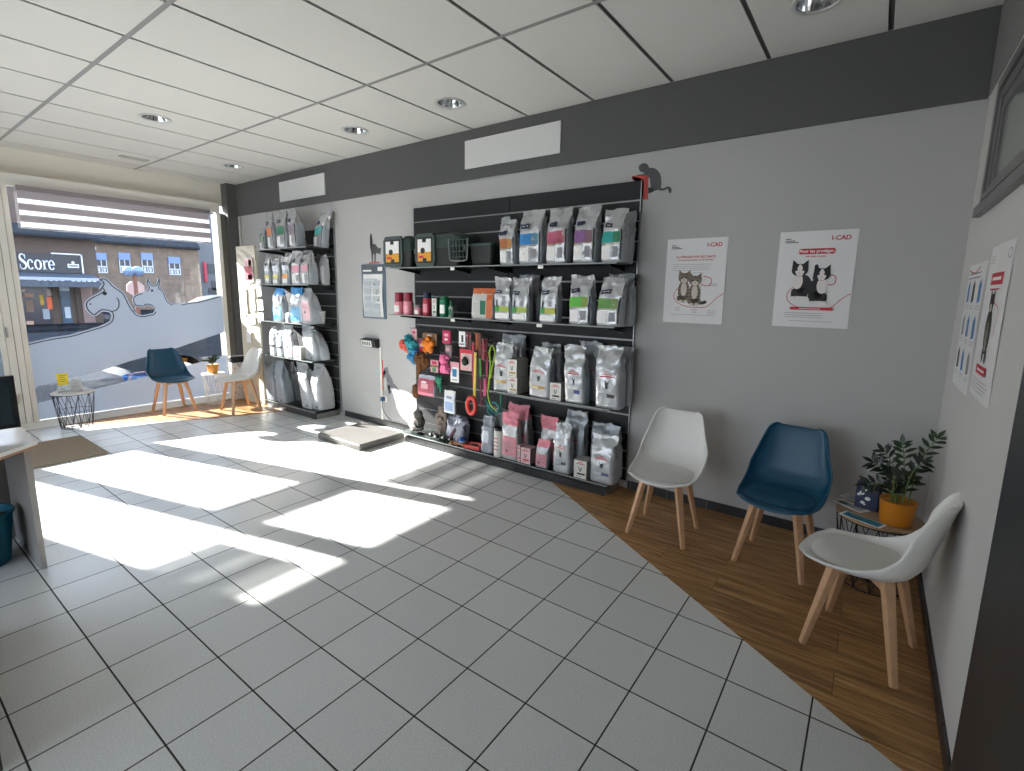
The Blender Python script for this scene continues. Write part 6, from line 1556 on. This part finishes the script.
# blue signs near the house corner
a, b_ = bx(84, 249, -38), bx(95, 254, -38)
t = thing('hanging_sign', 'small bright blue sign on the far house corner, above the shop fascia end', 'sign', (-38, (a.y+b_.y)/2, GZ))
o = MB(); o.use(mat('sign_blue', '#2f7fc0', .5)).box(-.05, .05, (a.y-b_.y)/2, (b_.y-a.y)/2, b_.z-GZ, a.z-GZ); o.build('board', t, smooth=0)
o = MB(); o.use(STEEL).tube([(0, 0, 0), (0, 0, b_.z-GZ-.001)], .05, 8); o.build('post', t)
o = MB(); o.use(PALE).box(.051, .06, -.35, .3, b_.z-GZ+.25, b_.z-GZ+.42); o.build('lettering', t, smooth=0)
# --- white building with a red sign at the right
WXb = -58.0
a, b_ = bx(197, 240, WXb+4.2), bx(245, 300, WXb+4.2)
t = thing('white_building', 'white building with an upright red sign at the right end of the street view', 'building', (WXb, (a.y+b_.y)/2, GZ)); w = (b_.y-a.y)/2
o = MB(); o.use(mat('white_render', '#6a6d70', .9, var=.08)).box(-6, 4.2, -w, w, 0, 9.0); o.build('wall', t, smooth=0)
p0, p1 = bx(203.5, 262, WXb+4.4), bx(207.5, 282, WXb+4.4)
o = MB(); o.use(mat('street_red_sign', '#b0344a', .5)).box(4.201, 4.5, p0.y-t.location.y, p1.y-t.location.y, p1.z-GZ, p0.z-GZ); o.build('red_sign', t, smooth=0)
o = MB(); o.use(WFR)
for px, py in ((212, 268), (216, 285), (213, 292)):
    q = bx(px, py, WXb+4.2); o.box(4.201, 4.25, q.y-t.location.y-.4, q.y-t.location.y+.4, q.z-GZ-.5, q.z-GZ+.4)
o.build('window', t, smooth=0)
# --- street lamp and round pale sign
LX = -19.0
c0 = bx(136, 290, LX)
t = thing('street_lamp', 'street lamp with two round pale blue globes on a rust brown post', 'street lamp', (LX, c0.y, GZ-.12))
zt_ = bx(133, 275, LX).z-GZ+.12
o = MB(); o.use(mat('rust_post', '#6d4436', .6)).tube([(0, 0, 0), (0, 0, zt_)], .055, 10).tube([(0, -.22, zt_), (0, .22, zt_)], .035, 8); o.build('post', t)
GLB = mat('globe_blue', '#6f83a4', .35, var=.05)
for px in (128.8, 137.8):
    q = bx(px, 271.5, LX); o = MB(); o.use(GLB); yy = q.y-c0.y; r = .165
    o.lathe([(.001, -.9*r), (.5*r, -.78*r), (.9*r, -.3*r), (r, .1*r), (.8*r, .6*r), (.4*r, .9*r), (.001, r)], 18, c=(0, yy, q.z-GZ+.12)); o.build('globe', t)
c1 = bx(135.5, 288.5, -20.0)
t = thing('road_sign', 'pale pinkish round board behind the street lamp post', 'sign', (-20.0, c1.y, GZ-.12)); r = (bx(145, 288, -20).y-bx(126, 288, -20).y)/2; zc = c1.z-GZ+.12
o = MB(); o.use(mat('peach_board', '#a88f88', .6)).prism(ell(0, zc, r, r*.95, 8, PI/8, 2*PI+PI/8), -.02, .02, 'x'); o.build('board', t, smooth=0)
o = MB(); o.use(STEEL).tube([(-.06, 0, 0), (-.06, 0, zc)], .04, 8); o.build('post', t)
# --- parked car close to the window (side profile along the street)
def car(name, label, X, y0, length, paint, height=1.5, width=1.7):
    t = thing(name, label, 'car', (X, y0, GZ-.12 if X < -11.9 else GZ))
    k = length/4.2; h = height/1.5
    prof = [(.05, .42), (.02, .62), (.10, .80), (.55, .90), (1.05, .96), (1.55, 1.36), (1.95, 1.49), (2.8, 1.5), (3.4, 1.42), (3.85, 1.05), (4.12, .95), (4.18, .6), (4.15, .38), (3.9, .26), (.35, .26)]
    prof = [(p[0]*k, p[1]*h) for p in prof]
    loop = smooth_loop(prof, 2); n = len(loop)
    cz_ = .75*h; cy_ = 2.1*k
    def ring(x, s_): return [Vector((x, cy_+(p[0]-cy_)*s_, .26*h+(p[1]-.26*h)*s_)) for p in loop]
    W = width/2
    mb = MB(); mb.use(paint).rings([ring(-W, .90), ring(-W*.93, .96), ring(-W*.75, .99), ring(0, 1.0), ring(W*.75, .99), ring(W*.93, .96), ring(W, .90)]); mb.build('bodywork', t, smooth=40)
    GD = mat('car_glass', '#3a4248', .08)
    wins = [[(1.25, 1.0), (1.68, 1.33), (2.28, 1.38), (2.28, 1.0)], [(2.36, 1.0), (2.36, 1.38), (2.95, 1.37), (3.42, 1.03)]]
    mb = MB(); mb.use(GD)
    for sg in (-1, 1):
        for wpl in wins: mb.prism([(p[0]*k, p[1]*h*.97) for p in wpl], sg*W*.90, sg*(W+.004), 'x')
    mb.build('side_window', t, smooth=0)
    for yw in (.82, 3.4):
        for sg in (-1, 1):
            M_ = Matrix.Translation((sg*(W-.1), yw*k, .31))@Matrix.Rotation(PI/2, 4, 'Y')
            mb = MB(); mb.use(BLACK).lathe([(.18, -.1), (.30, -.1), (.315, -.06), (.315, .06), (.30, .1), (.18, .1)], 28, M=M_); wh = mb.build('wheel', t, smooth=30)
            mb = MB(); mb.use(STEEL).lathe([(.001, -.102), (.19, -.1005), (.19, .1005), (.001, .102)], 24, M=M_); mb.build('hub_cap', wh, smooth=30)
    mb = MB(); mb.use(mat('car_lamp', '#55585c', .4)).rbox(-W*.75, -W*.45, .02, .12, .66*h, .78*h, .02).rbox(W*.45, W*.75, .02, .12, .66*h, .78*h, .02); mb.build('lamp', t)
    mb = MB(); mb.use(BLACK)
    for sg in (-1, 1): mb.rbox(sg*(W+.06)-.07, sg*(W+.06)+.07, 1.32*k, 1.45*k, .98*h, 1.10*h, .03)
    mb.build('mirror', t)
    return t
car('parked_car', 'grey car parked outside the window, behind the frosted film at the right', -10.4, -1.15, 4.1, mat('silver_paint', '#30353c', .75, .0, var=.02, spec=.08), 1.60)
q = bx(143, 380, -9.0)
t = thing('street_bin', 'blue tub on the pavement outside, seen through the clear band by the blue chair', 'tub', (-9.0, q.y, GZ))
o = MB(); o.use(mat('street_blue', '#27456e', .9, spec=.0)).lathe([(.17, 0), (.18, .02), (.22, .40), (.235, .42), (.235, .45), (.21, .45), (.18, .06), (.001, .05)], 28, caps=False).lathe([(.0005, 0), (.17, 0)], 28, caps=False); o.build('tub', t)

# ================================================================== LIGHT
AZ, EL = math.radians(14.8), math.radians(25.3)
sd = bpy.data.lights.new('sun', 'SUN'); sd.energy = 33.0; sd.angle = math.radians(.6); sd.color = (1.0, .965, .91)
so = bpy.data.objects.new('sun', sd); C.objects.link(so)
dv = Vector((math.cos(AZ)*math.cos(EL), math.sin(AZ)*math.cos(EL), -math.sin(EL)))
so.rotation_euler = dv.to_track_quat('-Z', 'Y').to_euler(); so.location = (-20, -8, 12)
w = bpy.data.worlds.new('sky'); bpy.context.scene.world = w; w.use_nodes = True; nt = w.node_tree
bg = nt.nodes['Background']
tc = nt.nodes.new('ShaderNodeTexCoord'); sx_ = nt.nodes.new('ShaderNodeSeparateXYZ'); nt.links.new(tc.outputs['Generated'], sx_.inputs[0])
cr = nt.nodes.new('ShaderNodeValToRGB'); cr.color_ramp.elements[0].position = .0; cr.color_ramp.elements[0].color = (.88, .92, .98, 1)
cr.color_ramp.elements[1].position = .7; cr.color_ramp.elements[1].color = (.50, .65, .93, 1)
nt.links.new(sx_.outputs['Z'], cr.inputs['Fac']); nt.links.new(cr.outputs['Color'], bg.inputs['Color']); bg.inputs['Strength'].default_value = 3.7
sc = bpy.context.scene
sc.view_settings.view_transform = 'Standard'; sc.view_settings.look = 'None'; sc.view_settings.exposure = 0.52; sc.view_settings.gamma = 1.0; sc.view_settings.use_curve_mapping = False
cy_ = sc.cycles
cy_.max_bounces = 10; cy_.diffuse_bounces = 6; cy_.glossy_bounces = 4; cy_.transmission_bounces = 8; cy_.transparent_max_bounces = 16
cy_.sample_clamp_indirect = 6.0; cy_.caustics_reflective = False; cy_.caustics_refractive = False
cy_.use_denoising = True
